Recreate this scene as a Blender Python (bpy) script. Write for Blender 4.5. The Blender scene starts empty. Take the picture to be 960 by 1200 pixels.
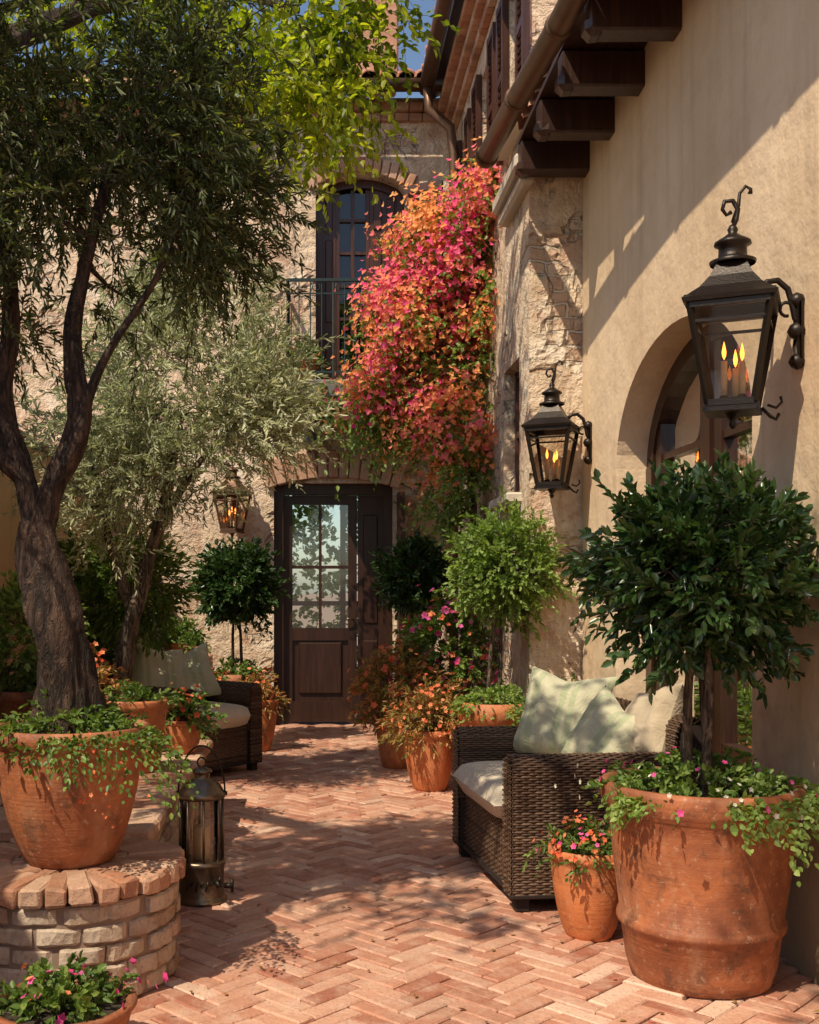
import bpy, math, random
import numpy as np
from mathutils import Vector, Matrix, noise, Euler
random.seed(11); rng=np.random.default_rng(11)
scene=bpy.context.scene
PI=math.pi
# ------------------------------------------------------------ materials
def sk(nt,node_in,val):
    if isinstance(val,bpy.types.NodeSocket): nt.links.new(val,node_in)
    else: node_in.default_value=val
def N(nt,t,ins=None,**at):
    n=nt.nodes.new('ShaderNode'+t)
    for k,v in at.items(): setattr(n,k,v)
    for k,v in (ins or {}).items(): sk(nt,n.inputs[k],v)
    return n
def c4(c): return (c[0],c[1],c[2],1.0)
def mix(nt,f,a,b,mode='MIX'):
    n=nt.nodes.new('ShaderNodeMix'); n.data_type='RGBA'; n.blend_type=mode
    sk(nt,n.inputs[0],f)
    sk(nt,n.inputs[6],a if isinstance(a,bpy.types.NodeSocket) else c4(a))
    sk(nt,n.inputs[7],b if isinstance(b,bpy.types.NodeSocket) else c4(b))
    return n.outputs[2]
def ramp(nt,f,stops):
    n=nt.nodes.new('ShaderNodeValToRGB'); e=n.color_ramp.elements
    while len(e)<len(stops): e.new(0.5)
    for i,(p,c) in enumerate(stops):
        e[i].position=p; e[i].color=c4(c) if hasattr(c,'__len__') else (c,c,c,1)
    sk(nt,n.inputs[0],f); return n.outputs[0]
def pos(nt): return N(nt,'NewGeometry').outputs['Position']
def noi(nt,vec,scale,detail=5,rough=.6,dist=0):
    return N(nt,'TexNoise',{'Vector':vec,'Scale':scale,'Detail':min(detail,4),'Roughness':rough,'Distortion':dist}).outputs[0]
def rnd(nt): return N(nt,'Attribute',attribute_name='rnd').outputs['Fac']
def newmat(name):
    m=bpy.data.materials.new(name); m.use_nodes=True; nt=m.node_tree
    return m,nt,nt.nodes['Principled BSDF']
def bump(nt,b,h,strength=.5,dist=.01,prev=None):
    n=N(nt,'Bump',{'Height':h,'Strength':strength,'Distance':dist})
    if prev is not None: nt.links.new(prev,n.inputs['Normal'])
    nt.links.new(n.outputs[0],b.inputs['Normal']); return n.outputs[0]
def simple(name,col,rough=.6,metal=0,var=.25,scale=12,bs=.2,coat=0):
    m,nt,b=newmat(name); p=pos(nt)
    f=noi(nt,p,scale,6,.65)
    c=mix(nt,f,[x*(1-var) for x in col],[min(1,x*(1+var)) for x in col])
    nt.links.new(c,b.inputs['Base Color'])
    b.inputs['Roughness'].default_value=rough; b.inputs['Metallic'].default_value=metal
    if coat: b.inputs['Coat Weight'].default_value=coat
    bump(nt,b,noi(nt,p,scale*6,4),bs,.004)
    return m
def stucco(name,col,dark):
    m,nt,b=newmat(name); p=pos(nt)
    n1=noi(nt,p,.9,6,.6,.4); n2=noi(nt,p,5,6,.7); n3=noi(nt,p,60,3)
    sep=N(nt,'SeparateXYZ',{'Vector':p})
    c=mix(nt,ramp(nt,n1,[(.35,0),(.7,1)]),col,[col[0]*.84,col[1]*.80,col[2]*.74])
    c=mix(nt,ramp(nt,n2,[(.5,0),(.8,.5)]),c,dark)
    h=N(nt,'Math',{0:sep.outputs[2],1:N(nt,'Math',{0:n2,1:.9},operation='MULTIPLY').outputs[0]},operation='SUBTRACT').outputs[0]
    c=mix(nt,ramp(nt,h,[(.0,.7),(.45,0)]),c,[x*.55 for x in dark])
    sc=N(nt,'VectorMath',{0:p,1:(9,9,.5)},operation='MULTIPLY').outputs[0]
    c=mix(nt,ramp(nt,noi(nt,sc,1,4,.6),[(.5,0),(.8,.4)]),c,[x*.7 for x in dark])
    nt.links.new(c,b.inputs['Base Color']); b.inputs['Roughness'].default_value=.88
    bn=bump(nt,b,noi(nt,p,6,5,.6),.45,.035)
    bump(nt,b,n3,.25,.004,bn)
    return m
def oldstone(name,axis):
    m,nt,b=newmat(name); p=pos(nt); s=N(nt,'SeparateXYZ',{'Vector':p})
    u=s.outputs[0] if axis=='x' else s.outputs[1]
    wob=N(nt,'Math',{0:noi(nt,p,4,3),1:.09},operation='MULTIPLY').outputs[0]
    uu=N(nt,'Math',{0:u,1:wob},operation='ADD').outputs[0]
    zz=N(nt,'Math',{0:s.outputs[2],1:wob},operation='ADD').outputs[0]
    v=N(nt,'CombineXYZ',{0:uu,1:zz}).outputs[0]
    br=N(nt,'TexBrick',{'Vector':v,'Scale':1,'Brick Width':.25,'Row Height':.09,'Mortar Size':.012,'Mortar Smooth':.5,
        'Color1':c4((.50,.31,.20)),'Color2':c4((.66,.50,.36)),'Mortar':c4((.66,.55,.43))})
    n1=noi(nt,p,1.6,7,.65,.5); n2=noi(nt,p,7,7,.72,.3); n3=noi(nt,p,34,6,.75)
    pl=mix(nt,ramp(nt,n2,[(.35,0),(.62,1)]),(.82,.65,.47),(.60,.44,.30))
    pl=mix(nt,ramp(nt,noi(nt,p,3,6,.7),[(.52,0),(.62,.8)]),pl,(.56,.34,.23))
    pl=mix(nt,ramp(nt,noi(nt,p,2.3,8,.75),[(.52,0),(.66,.8)]),pl,(.86,.74,.59))
    pl=mix(nt,ramp(nt,n3,[(.56,0),(.72,.65)]),pl,(.32,.21,.14))
    mask=ramp(nt,n1,[(.555,0),(.60,1)])
    c=mix(nt,mask,pl,br.outputs[0])
    sc=N(nt,'VectorMath',{0:p,1:(6,6,.6)},operation='MULTIPLY').outputs[0]
    c=mix(nt,ramp(nt,noi(nt,sc,1.3,5,.65),[(.52,0),(.75,.55)]),c,(.26,.17,.12))
    nt.links.new(c,b.inputs['Base Color']); b.inputs['Roughness'].default_value=.92
    hm=N(nt,'Math',{0:br.outputs[1],1:mask},operation='MULTIPLY').outputs[0]
    h=N(nt,'Math',{0:n2,1:hm},operation='SUBTRACT').outputs[0]
    h2=N(nt,'Math',{0:h,1:N(nt,'Math',{0:mask,1:.8},operation='MULTIPLY').outputs[0]},operation='SUBTRACT').outputs[0]
    bn=bump(nt,b,h2,1,.05); bump(nt,b,n3,.7,.015,bn)
    return m
def brickmat(name,stops,rough=.75,stain=(.6,.5,.4),dirt=(.12,.07,.05),s_amt=.6):
    m,nt,b=newmat(name); p=pos(nt)
    c=ramp(nt,rnd(nt),stops)
    c=mix(nt,ramp(nt,noi(nt,p,9,6,.7),[(.45,0),(.72,s_amt)]),c,stain)
    c=mix(nt,ramp(nt,noi(nt,p,1.7,6,.7,.3),[(.5,0),(.8,.55)]),c,dirt)
    n=noi(nt,p,70,5,.7)
    c=mix(nt,ramp(nt,n,[(.52,0),(.72,.6)]),c,dirt)
    nt.links.new(c,b.inputs['Base Color'])
    nt.links.new(ramp(nt,noi(nt,p,14,4),[(.3,rough-.15),(.7,min(1,rough+.12))]),b.inputs['Roughness'])
    bn=bump(nt,b,noi(nt,p,25,5,.7),.6,.010); bump(nt,b,n,.5,.004,bn)
    return m
def terracotta(name,a=(.42,.142,.053),b2=(.25,.078,.032),lime=.4):
    m,nt,b=newmat(name); p=pos(nt)
    c=mix(nt,ramp(nt,noi(nt,p,4.5,7,.7,.6),[(.38,0),(.62,1)]),a,b2)
    sc=N(nt,'VectorMath',{0:p,1:(7,7,2.0)},operation='MULTIPLY').outputs[0]
    c=mix(nt,ramp(nt,noi(nt,sc,1,7,.72,.6),[(.50,0),(.68,lime)]),c,(.50,.30,.18))
    c=mix(nt,ramp(nt,noi(nt,p,9,8,.78,.4),[(.53,0),(.68,.8)]),c,(.11,.048,.026))
    c=mix(nt,ramp(nt,noi(nt,p,45,5,.7),[(.58,0),(.70,.5)]),c,(.58,.38,.25))
    nt.links.new(c,b.inputs['Base Color']); b.inputs['Roughness'].default_value=.66
    sc2=N(nt,'VectorMath',{0:p,1:(1,1,40)},operation='MULTIPLY').outputs[0]
    bn=bump(nt,b,noi(nt,sc2,2,3),.4,.005); bn=bump(nt,b,noi(nt,p,9,8,.75),.2,.008,bn); bump(nt,b,noi(nt,p,60,5,.7),.5,.005,bn)
    return m
def leafmat(name,stops,transl=.35,rough=.45,spec=.4,tc=(1.5,1.6,.6)):
    m,nt,b=newmat(name)
    c=ramp(nt,rnd(nt),stops)
    nt.links.new(c,b.inputs['Base Color']); b.inputs['Roughness'].default_value=rough
    b.inputs['Specular IOR Level'].default_value=spec
    t=N(nt,'BsdfTranslucent',{'Color':mix(nt,1.0,c,tc,'MULTIPLY')})
    ms=N(nt,'MixShader',{0:transl,1:b.outputs[0],2:t.outputs[0]})
    nt.links.new(ms.outputs[0],nt.nodes['Material Output'].inputs[0])
    return m
def glassmat(name,refl=.12,tint=(.9,.95,.92)):
    m,nt,b=newmat(name)
    fr=N(nt,'LayerWeight',{'Blend':.35}).outputs['Fresnel']
    f=N(nt,'Math',{0:fr,1:refl},operation='ADD').outputs[0]
    f.node.use_clamp=True
    g=N(nt,'BsdfGlossy',{'Roughness':.03,'Color':c4((.9,.9,.9))})
    bn=N(nt,'Bump',{'Height':noi(nt,pos(nt),3,2),'Strength':.15,'Distance':.02})
    nt.links.new(bn.outputs[0],g.inputs['Normal'])
    t=N(nt,'BsdfTransparent',{'Color':c4(tint)})
    ms=N(nt,'MixShader',{0:f,1:t.outputs[0],2:g.outputs[0]})
    nt.links.new(ms.outputs[0],nt.nodes['Material Output'].inputs[0]); return m
def emit(name,col,s):
    m,nt,b=newmat(name)
    b.inputs['Emission Color'].default_value=c4(col); b.inputs['Emission Strength'].default_value=s
    b.inputs['Base Color'].default_value=c4(col); return m
def woodmat(name,col):
    m,nt,b=newmat(name); p=pos(nt)
    sc=N(nt,'VectorMath',{0:p,1:(30,30,2.5)},operation='MULTIPLY').outputs[0]
    f=noi(nt,sc,1,6,.7,.6)
    c=mix(nt,ramp(nt,f,[(.3,0),(.7,1)]),[x*.55 for x in col],[x*1.5 for x in col])
    nt.links.new(c,b.inputs['Base Color']); b.inputs['Roughness'].default_value=.38
    bump(nt,b,f,.3,.003); return m
def fabric(name,stripe=True,base=(.58,.54,.38),line=(.34,.40,.22)):
    m,nt,b=newmat(name); uv=N(nt,'TexCoord').outputs['Object']
    s=N(nt,'SeparateXYZ',{'Vector':uv})
    c=base
    if stripe:
        w=N(nt,'Math',{0:N(nt,'Math',{0:s.outputs[0],1:95},operation='MULTIPLY').outputs[0]},operation='SINE').outputs[0]
        w2=N(nt,'Math',{0:N(nt,'Math',{0:s.outputs[0],1:31},operation='MULTIPLY').outputs[0]},operation='SINE').outputs[0]
        ww=N(nt,'Math',{0:w,1:w2},operation='ADD').outputs[0]
        c=mix(nt,ramp(nt,ww,[(.2,.2),(.7,.9)]),base,line)
    p=pos(nt)
    c=mix(nt,.35,c,mix(nt,noi(nt,p,14,4),[x*.6 for x in base],base))
    nt.links.new(c,b.inputs['Base Color']); b.inputs['Roughness'].default_value=.95
    b.inputs['Sheen Weight'].default_value=.2
    bn=bump(nt,b,noi(nt,uv,9,4,.6,.8),.7,.03); bump(nt,b,noi(nt,uv,250,2),.3,.002,bn)
    return m
M={}
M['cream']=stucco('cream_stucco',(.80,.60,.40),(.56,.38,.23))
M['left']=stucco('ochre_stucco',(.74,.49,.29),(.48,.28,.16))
M['stx']=oldstone('weathered_plaster_x','x'); M['sty']=oldstone('weathered_plaster_y','y')
M['pave']=brickmat('paving_brick',[(0,(.36,.135,.082)),(.3,(.52,.245,.155)),(.6,(.64,.37,.255)),(.85,(.45,.19,.12)),(1,(.72,.49,.36))],.54,(.74,.54,.41),(.20,.105,.07),.5)
M['mortar']=simple('mortar',(.27,.185,.135),.95,scale=20)
M['brick']=brickmat('garden_brick',[(0,(.33,.20,.13)),(.4,(.46,.33,.23)),(.7,(.55,.43,.32)),(1,(.42,.23,.15))],.88,(.62,.53,.42),(.10,.07,.05),.8)
M['cap']=brickmat('cap_brick',[(0,(.38,.165,.09)),(.5,(.49,.26,.16)),(1,(.58,.38,.26))],.8,(.60,.45,.33),(.13,.08,.05),.4)
M['tc1']=terracotta('terracotta_aged'); M['tc2']=terracotta('terracotta_bright',(.60,.20,.065),(.46,.135,.042),.3)
M['tc3']=terracotta('terracotta_dark',(.40,.13,.05),(.22,.07,.03),.4)
M['tile']=brickmat('roof_tile_clay',[(0,(.42,.15,.08)),(.5,(.55,.25,.14)),(1,(.62,.38,.26))],.8,(.6,.4,.3),(.15,.08,.06),.4)
M['soil']=simple('soil',(.045,.03,.02),.95,scale=30,bs=1)
M['wood']=woodmat('dark_mahogany',(.060,.021,.011)); M['beam']=woodmat('beam_wood',(.045,.020,.013)); M['dwood']=woodmat('dark_stained_door',(.036,.014,.008))
M['iron']=simple('black_iron',(.022,.015,.011),.38,.5,.5,20,.4)
M['copper']=simple('aged_copper',(.15,.082,.05),.45,.6,.5,9,.3)
M['pewter']=simple('aged_pewter',(.20,.155,.11),.33,.85,.55,10,.4)
M['rail']=simple('dark_verdigris_iron',(.025,.045,.045),.5,.4,.4,20)
M['slab']=simple('balcony_slab',(.16,.15,.14),.8,scale=6)
M['glass']=glassmat('window_glass',.02); M['aglass']=glassmat('arched_door_glass',.22); M['dglass']=glassmat('door_glass',.08,(.85,.9,.85)); M['lglass']=glassmat('lantern_glass',.03,(.95,.93,.88))
M['dark']=simple('unlit_room_tone',(.03,.022,.018),.9)  # near-black colour stands in for shade inside unlit rooms
M['wax']=simple('candle_wax',(.7,.5,.28),.5); M['flame']=emit('candle_flame',(1,.25,.03),6)
M['wick']=brickmat('wicker_cane',[(0,(.055,.028,.017)),(.5,(.11,.06,.036)),(1,(.18,.11,.07))],.45,(.15,.095,.06),(.03,.016,.010),.4)
M['wickb']=simple('wicker_core',(.022,.012,.008),.8)
M['pil']=fabric('striped_cotton'); M['cush']=fabric('cushion_linen',False,(.66,.56,.42)); M['pil2']=fabric('tan_linen',False,(.52,.42,.29))
def bark(name,col):
    m,nt,b=newmat(name); p=pos(nt)
    sc=N(nt,'VectorMath',{0:p,1:(30,30,7)},operation='MULTIPLY').outputs[0]
    f=noi(nt,sc,1,8,.75,1.2)
    c=mix(nt,ramp(nt,f,[(.42,0),(.60,1)]),[x*.2 for x in col],[x*1.3 for x in col])
    nt.links.new(c,b.inputs['Base Color']); b.inputs['Roughness'].default_value=.9
    bump(nt,b,f,1,.04); return m
M['bark']=bark('olive_bark',(.080,.047,.031)); M['bark2']=bark('grey_bark',(.22,.16,.11))
M['olive']=leafmat('olive_leaves_shaded',[(0,(.035,.05,.020)),(.5,(.078,.102,.040)),(.8,(.15,.18,.075)),(1,(.27,.29,.13))],.38)  # near crown's shade is put into these dark leaf colours
M['olive2']=leafmat('olive_leaves_silver_sunlit',[(0,(.32,.35,.19)),(.4,(.48,.51,.31)),(.8,(.66,.67,.44)),(1,(.78,.76,.54))],.42,tc=(1.1,1.12,.8))  # silvery leaves, colour lightened further to suggest strong sun
M['lime']=leafmat('lime_leaves',[(0,(.10,.15,.015)),(.5,(.20,.26,.022)),(1,(.38,.40,.04))],.5,tc=(2.0,2.0,.6))
M['dkgreen']=leafmat('laurel_leaves',[(0,(.018,.045,.016)),(.6,(.045,.095,.026)),(1,(.10,.17,.045))],.2,.28,.55)
M['green']=leafmat('shrub_leaves',[(0,(.06,.11,.022)),(.5,(.12,.20,.04)),(1,(.24,.32,.07))],.3)
M['ltgreen']=leafmat('privet_leaves',[(0,(.10,.17,.035)),(.5,(.21,.31,.07)),(1,(.36,.46,.15))],.38)
M['rust']=leafmat('rust_leaves',[(0,(.16,.17,.04)),(.4,(.32,.27,.07)),(.7,(.52,.27,.10)),(1,(.66,.38,.17))],.35,tc=(1.4,1.1,.7))
M['boug']=leafmat('bougainvillea_bracts',[(0,(.92,.05,.30)),(.22,(.95,.13,.36)),(.40,(.97,.24,.28)),(.56,(.98,.34,.20)),(.75,(.99,.42,.13)),(1,(1.,.55,.22))],.45,.6,.2,(1.05,1.0,.95))
M['pink']=leafmat('pink_petals',[(0,(.75,.05,.25)),(1,(.9,.2,.5))],.35,.6,.2,(1.1,1,1))
M['orange']=leafmat('coral_petals',[(0,(.8,.13,.06)),(1,(.95,.40,.18))],.35,.6,.2,(1.1,1,1))
M['white']=leafmat('white_petals',[(0,(.6,.6,.45)),(1,(.8,.78,.66))],.3,.6,.2,(1,1,1))
M['dry']=leafmat('fallen_leaves',[(0,(.2,.1,.04)),(.6,(.3,.2,.07)),(1,(.5,.12,.12))],.1)
M['boulder']=simple('pale_limestone',(.55,.47,.38),.9,scale=5,bs=.6)
# ------------------------------------------------------------ geometry helpers
def link(ob,parent=None):
    scene.collection.objects.link(ob)
    if parent is not None: ob.parent=parent
    return ob
def empty(name,loc=(0,0,0),rz=0):
    e=bpy.data.objects.new(name,None); e.location=loc; e.rotation_euler=(0,0,rz); e.empty_display_size=.1
    return link(e)
class MB:
    def __init__(s): s.v=[];s.f=[];s.r=[]
    def add(s,vs,fs,r=None):
        o=len(s.v); r=random.random() if r is None else r
        s.v.extend([tuple(v) for v in vs]); s.r.extend([r]*len(vs))
        s.f.extend([tuple(i+o for i in f) for f in fs])
    def box(s,c,d,M3=None,r=None,bev=0):
        x,y,z=d[0]/2,d[1]/2,d[2]/2
        if bev<=0:
            vs=[Vector((sx*x,sy*y,sz*z)) for sz in(-1,1) for sy in(-1,1) for sx in(-1,1)]
            fs=[(0,2,3,1),(4,5,7,6),(0,1,5,4),(2,6,7,3),(0,4,6,2),(1,3,7,5)]
        else:
            b=min(bev,x*.9,y*.9,z*.9)
            vs=[];idx={}
            for sx in(-1,1):
                for sy in(-1,1):
                    for sz in(-1,1):
                        idx[(sx,sy,sz)]=len(vs)
                        vs+= [Vector((sx*x,sy*(y-b),sz*(z-b))),Vector((sx*(x-b),sy*y,sz*(z-b))),Vector((sx*(x-b),sy*(y-b),sz*z))]
            I=lambda a,b_,c_,k: idx[(a,b_,c_)]+k
            fs=[]
            for sg in(-1,1):
                fs.append((I(sg,-1,-1,0),I(sg,1,-1,0),I(sg,1,1,0),I(sg,-1,1,0)))
                fs.append((I(-1,sg,-1,1),I(1,sg,-1,1),I(1,sg,1,1),I(-1,sg,1,1)))
                fs.append((I(-1,-1,sg,2),I(1,-1,sg,2),I(1,1,sg,2),I(-1,1,sg,2)))
            for a in(-1,1):
                for c_ in(-1,1):
                    fs.append((I(a,c_,-1,0),I(a,c_,1,0),I(a,c_,1,1),I(a,c_,-1,1)))
                    fs.append((I(a,-1,c_,0),I(a,1,c_,0),I(a,1,c_,2),I(a,-1,c_,2)))
                    fs.append((I(-1,a,c_,1),I(1,a,c_,1),I(1,a,c_,2),I(-1,a,c_,2)))
                    for e in(-1,1): fs.append((I(a,c_,e,0),I(a,c_,e,1),I(a,c_,e,2)))
        c=Vector(c)
        vs=[(M3@v if M3 is not None else v)+c for v in vs]
        s.add(vs,fs,r)
    def beam(s,a,b,w,h=None,r=None):
        a=Vector(a);b=Vector(b);h=h or w; d=b-a
        q=d.to_track_quat('Z','Y').to_matrix()
        s.box((a+b)/2,(w,h,d.length),q,r)
    def tube(s,pts,rad,n=8,r=None,cap=True,wob=0):
        pts=[Vector(p) for p in pts]; m=len(pts)
        if not hasattr(rad,'__len__'): rad=[rad]*m
        vs=[];fs=[]; up=None
        for i,p in enumerate(pts):
            t=(pts[min(i+1,m-1)]-pts[max(i-1,0)]).normalized()
            if up is None: up=t.orthogonal().normalized()
            else:
                up=(up-t*up.dot(t)); up=up.normalized() if up.length>1e-6 else t.orthogonal().normalized()
            sd=t.cross(up)
            for k in range(n):
                a=2*PI*k/n; rr=rad[i]
                if wob:
                    tw=a+p.z*1.6
                    rr*=1+wob*noise.noise(Vector((math.cos(a)*1.5,math.sin(a)*1.5,p.z*3+p.x)))+wob*.9*noise.noise(Vector((math.cos(tw)*4.5,math.sin(tw)*4.5,p.z*4)))+wob*.35*math.sin(3*tw)
                vs.append(p+up*math.cos(a)*rr+sd*math.sin(a)*rr)
        for i in range(m-1):
            for k in range(n):
                fs.append((i*n+k,i*n+(k+1)%n,(i+1)*n+(k+1)%n,(i+1)*n+k))
        if cap: fs.append(tuple(range(n))[::-1]); fs.append(tuple((m-1)*n+k for k in range(n)))
        s.add(vs,fs,r)
    def lathe(s,prof,n=32,c=(0,0,0),rot=0,r=None,wob=0):
        vs=[];fs=[]
        for (rr,z) in prof:
            for k in range(n):
                a=2*PI*k/n+rot
                w=1+wob*noise.noise(Vector((math.cos(a),math.sin(a),z*3+c[0]*7)))
                vs.append((c[0]+math.cos(a)*rr*w,c[1]+math.sin(a)*rr*w,c[2]+z))
        for i in range(len(prof)-1):
            for k in range(n): fs.append((i*n+k,i*n+(k+1)%n,(i+1)*n+(k+1)%n,(i+1)*n+k))
        s.add(vs,fs,r)
    def obj(s,name,mat,parent=None,smooth=False,jit=0):
        if jit:
            s.v=[tuple(Vector(v)+noise.noise_vector(Vector(v)*19)*jit+noise.noise_vector(Vector(v)*60)*jit*.6) for v in s.v]
        me=bpy.data.meshes.new(name); me.from_pydata(s.v,[],s.f)
        a=me.attributes.new('rnd','FLOAT','POINT'); a.data.foreach_set('value',np.array(s.r,dtype=np.float32))
        if smooth: me.polygons.foreach_set('use_smooth',np.ones(len(s.f),dtype=bool))
        me.materials.append(mat); me.update()
        return link(bpy.data.objects.new(name,me),parent)
def npmesh(name,V,Q,R,mat,parent=None,smooth=False):
    me=bpy.data.meshes.new(name); nv=len(V); nf=len(Q)
    me.vertices.add(nv); me.vertices.foreach_set('co',np.ascontiguousarray(V,dtype=np.float32).ravel())
    me.loops.add(nf*4); me.loops.foreach_set('vertex_index',np.ascontiguousarray(Q,dtype=np.int32).ravel())
    me.polygons.add(nf); me.polygons.foreach_set('loop_start',np.arange(0,nf*4,4,dtype=np.int32))
    me.update(calc_edges=True); me.validate()
    a=me.attributes.new('rnd','FLOAT','POINT'); a.data.foreach_set('value',np.ascontiguousarray(R,dtype=np.float32))
    if smooth: me.polygons.foreach_set('use_smooth',np.ones(nf,dtype=bool))
    me.materials.append(mat)
    return link(bpy.data.objects.new(name,me),parent)
def nrm(a): return a/np.maximum(np.linalg.norm(a,axis=-1,keepdims=True),1e-9)
def ru(*sh): return nrm(rng.normal(size=sh+(3,)))
TPL=np.array([(0,0,0),(.3,.5,.10),(.68,.40,.07),(1,0,-.10),(.68,-.40,.07),(.3,-.5,.10)])
def leaves(name,p,d,up,L,W,R,mat,parent=None):
    n=len(p); d=nrm(d); sd=nrm(np.cross(d,up)); nn=np.cross(sd,d)
    L=np.broadcast_to(L,(n,))[:,None,None]; W=np.broadcast_to(W,(n,))[:,None,None]
    V=p[:,None,:]+d[:,None,:]*TPL[None,:,0:1]*L+sd[:,None,:]*TPL[None,:,1:2]*W+nn[:,None,:]*TPL[None,:,2:3]*L
    b=(np.arange(n)*6)[:,None,None]
    Q=(np.array([[0,3,2,1],[0,5,4,3]])[None]+b).reshape(-1,4)
    return npmesh(name,V.reshape(-1,3),Q,np.repeat(np.clip(R,0,1),6),mat,parent)
def sprig(o,d,L,nl,LL,LW,base_r,spread=.8,droop=.2,upb=1.0,rv=.25):
    n=len(o); L=np.broadcast_to(L,(n,))
    t=np.linspace(.12,1,nl)[None,:]+rng.uniform(-.04,.04,(n,nl))
    Lt=(L[:,None]*t)[...,None]
    p=o[:,None,:]+d[:,None,:]*Lt; p[...,2]-=(droop*L[:,None]*t**2)
    dd=d[:,None,:]+np.zeros((n,nl,3)); dd[...,2]-=droop*1.5*t; dd=nrm(dd)
    pr=nrm(np.cross(dd,ru(n,nl)))
    s=spread*(1-.55*t[...,None]); ld=nrm(dd*(1-s*.6)+pr*s)
    up=ru(n,nl); up[...,2]+=upb
    m=n*nl
    R=(base_r[:,None]+rng.normal(0,rv,(n,nl))).reshape(m)
    return p.reshape(m,3),ld.reshape(m,3),up.reshape(m,3),LL*rng.uniform(.65,1.2,m),LW*rng.uniform(.7,1.2,m),R
def stems(name,o,d,L,droop,r,mat,parent):
    n=len(o); L=np.broadcast_to(L,(n,)); ts=[0,.5,1]; a=nrm(np.cross(d,np.array([.31,.52,.8]))); b=np.cross(d,a)
    V=np.zeros((n,3,3,3))
    for i,t in enumerate(ts):
        c=o+d*(L*t)[:,None]; c[:,2]-=droop*L*t*t
        for k in range(3):
            w=2*PI*k/3; V[:,i,k]=c+(a*math.cos(w)+b*math.sin(w))*r*(1-.7*t)
    q=[]
    for i in range(2):
        for k in range(3): q.append([i*3+k,i*3+(k+1)%3,(i+1)*3+(k+1)%3,(i+1)*3+k])
    Q=(np.array(q)[None]+(np.arange(n)*9)[:,None,None]).reshape(-1,4)
    return npmesh(name,V.reshape(-1,3),Q,np.full(n*9,.5),mat,parent)
def flowers(name,p,nr,size,R,mat,parent,k=5):
    n=len(p); a=nrm(np.cross(nr,ru(n))); b=np.cross(nr,a)
    P=[];D=[];U=[]
    for i in range(k):
        w=2*PI*i/k; e=a*math.cos(w)+b*math.sin(w)
        P.append(p);D.append(e+nr*.45);U.append(nr+ru(n)*.15)
    sz=np.tile(size*rng.uniform(.75,1.25,n),k)
    return leaves(name,np.concatenate(P),np.concatenate(D),np.concatenate(U),sz,sz*.85,np.tile(R,k)+rng.normal(0,.05,n*k),mat,parent)
def crown_clumps(ells,thr=-.12,freq=2.2):
    out=[]
    for (cx,cy,cz,rx,ry,rz,n) in ells:
        k=0;tries=0
        while k<n and tries<n*20:
            tries+=1
            u=np.array(ru(1)[0])*rng.uniform(.25,1)**.45
            p=Vector((cx+u[0]*rx,cy+u[1]*ry,cz+u[2]*rz))
            if noise.noise(p*freq)>thr: out.append(p);k+=1
    return out
def grow(mb,nodes,clumps,base):
    base=Vector(base)
    for c in sorted(clumps,key=lambda q:(q-base).length):
        bi=min(range(len(nodes)),key=lambda i:(nodes[i][0]-c).length+ .15*abs(nodes[i][0].z-c.z))
        a,ra=nodes[bi]
        L=(c-a).length
        if L<.03: continue
        m1=a.lerp(c,.35)+Vector(rng.normal(0,.07*L,3)); m2=a.lerp(c,.7)+Vector(rng.normal(0,.07*L,3))+Vector((0,0,.05*L))
        r0=min(ra*.7,.008+.03*L); pts=[a,m1,m2,c]; rr=[r0,r0*.75,r0*.5,max(.003,r0*.3)]
        mb.tube(pts,rr,5,cap=False)
        nodes+= [(m1,rr[1]),(m2,rr[2]),(c,max(rr[3],.006))]
def tree(name,parent_loc,trunks,ells,sper,sl,nl,LL,LW,lmat,bmat,droop=.25,upd=.3,thr=-.12,crad=.14,spread=.8,freq=2.2,tonefreq=1.5,upb=1.0,wob=.3):
    e=empty(name,parent_loc); off=Vector(parent_loc)
    mb=MB(); nodes=[]
    for pts,rad in trunks:
        P=[Vector(p) for p in pts]; fine=[];fr=[]
        for i in range(len(P)-1):
            p0=P[max(i-1,0)];p1=P[i];p2=P[i+1];p3=P[min(i+2,len(P)-1)]
            for k in range(9):
                t=k/9
                q=.5*((2*p1)+(p2-p0)*t+(2*p0-5*p1+4*p2-p3)*t*t+(3*p1-p0-3*p2+p3)*t**3)
                fine.append(q);fr.append(rad[i]*(1-t)+rad[i+1]*t)
        fine.append(P[-1]);fr.append(rad[-1])
        mb.tube([q-off for q in fine],fr,30,wob=wob,cap=False)
        for q,r in list(zip(fine,fr))[len(fine)//2::2]: nodes.append((q-off,r))
    cl=[c-off for c in crown_clumps(ells,thr,freq)]
    grow(mb,nodes,cl,nodes[0][0])
    mb.obj('trunk_and_branches',bmat,e,True)
    C=np.array([tuple(c) for c in cl]); n=len(C)*sper
    o=np.repeat(C,sper,0)+rng.normal(0,crad*.5,(n,3))
    mid=np.array([np.mean([x[0] for x in ells]),np.mean([x[1] for x in ells]),np.mean([x[2] for x in ells])])-np.array(off)
    d=ru(n)+nrm(o-mid)*.5; d[:,2]+=upd; d=nrm(d)
    L=sl*rng.uniform(.6,1.25,n)
    base=np.repeat(np.array([.45+.6*noise.noise((c+off)*tonefreq) for c in cl]),sper)
    a=sprig(o,d,L,nl,LL,LW,base,spread,droop,upb)
    leaves('foliage',*a,lmat,e)
    stems('twigs',o,d,L,droop,.0022,bmat,e)
    return e
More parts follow.
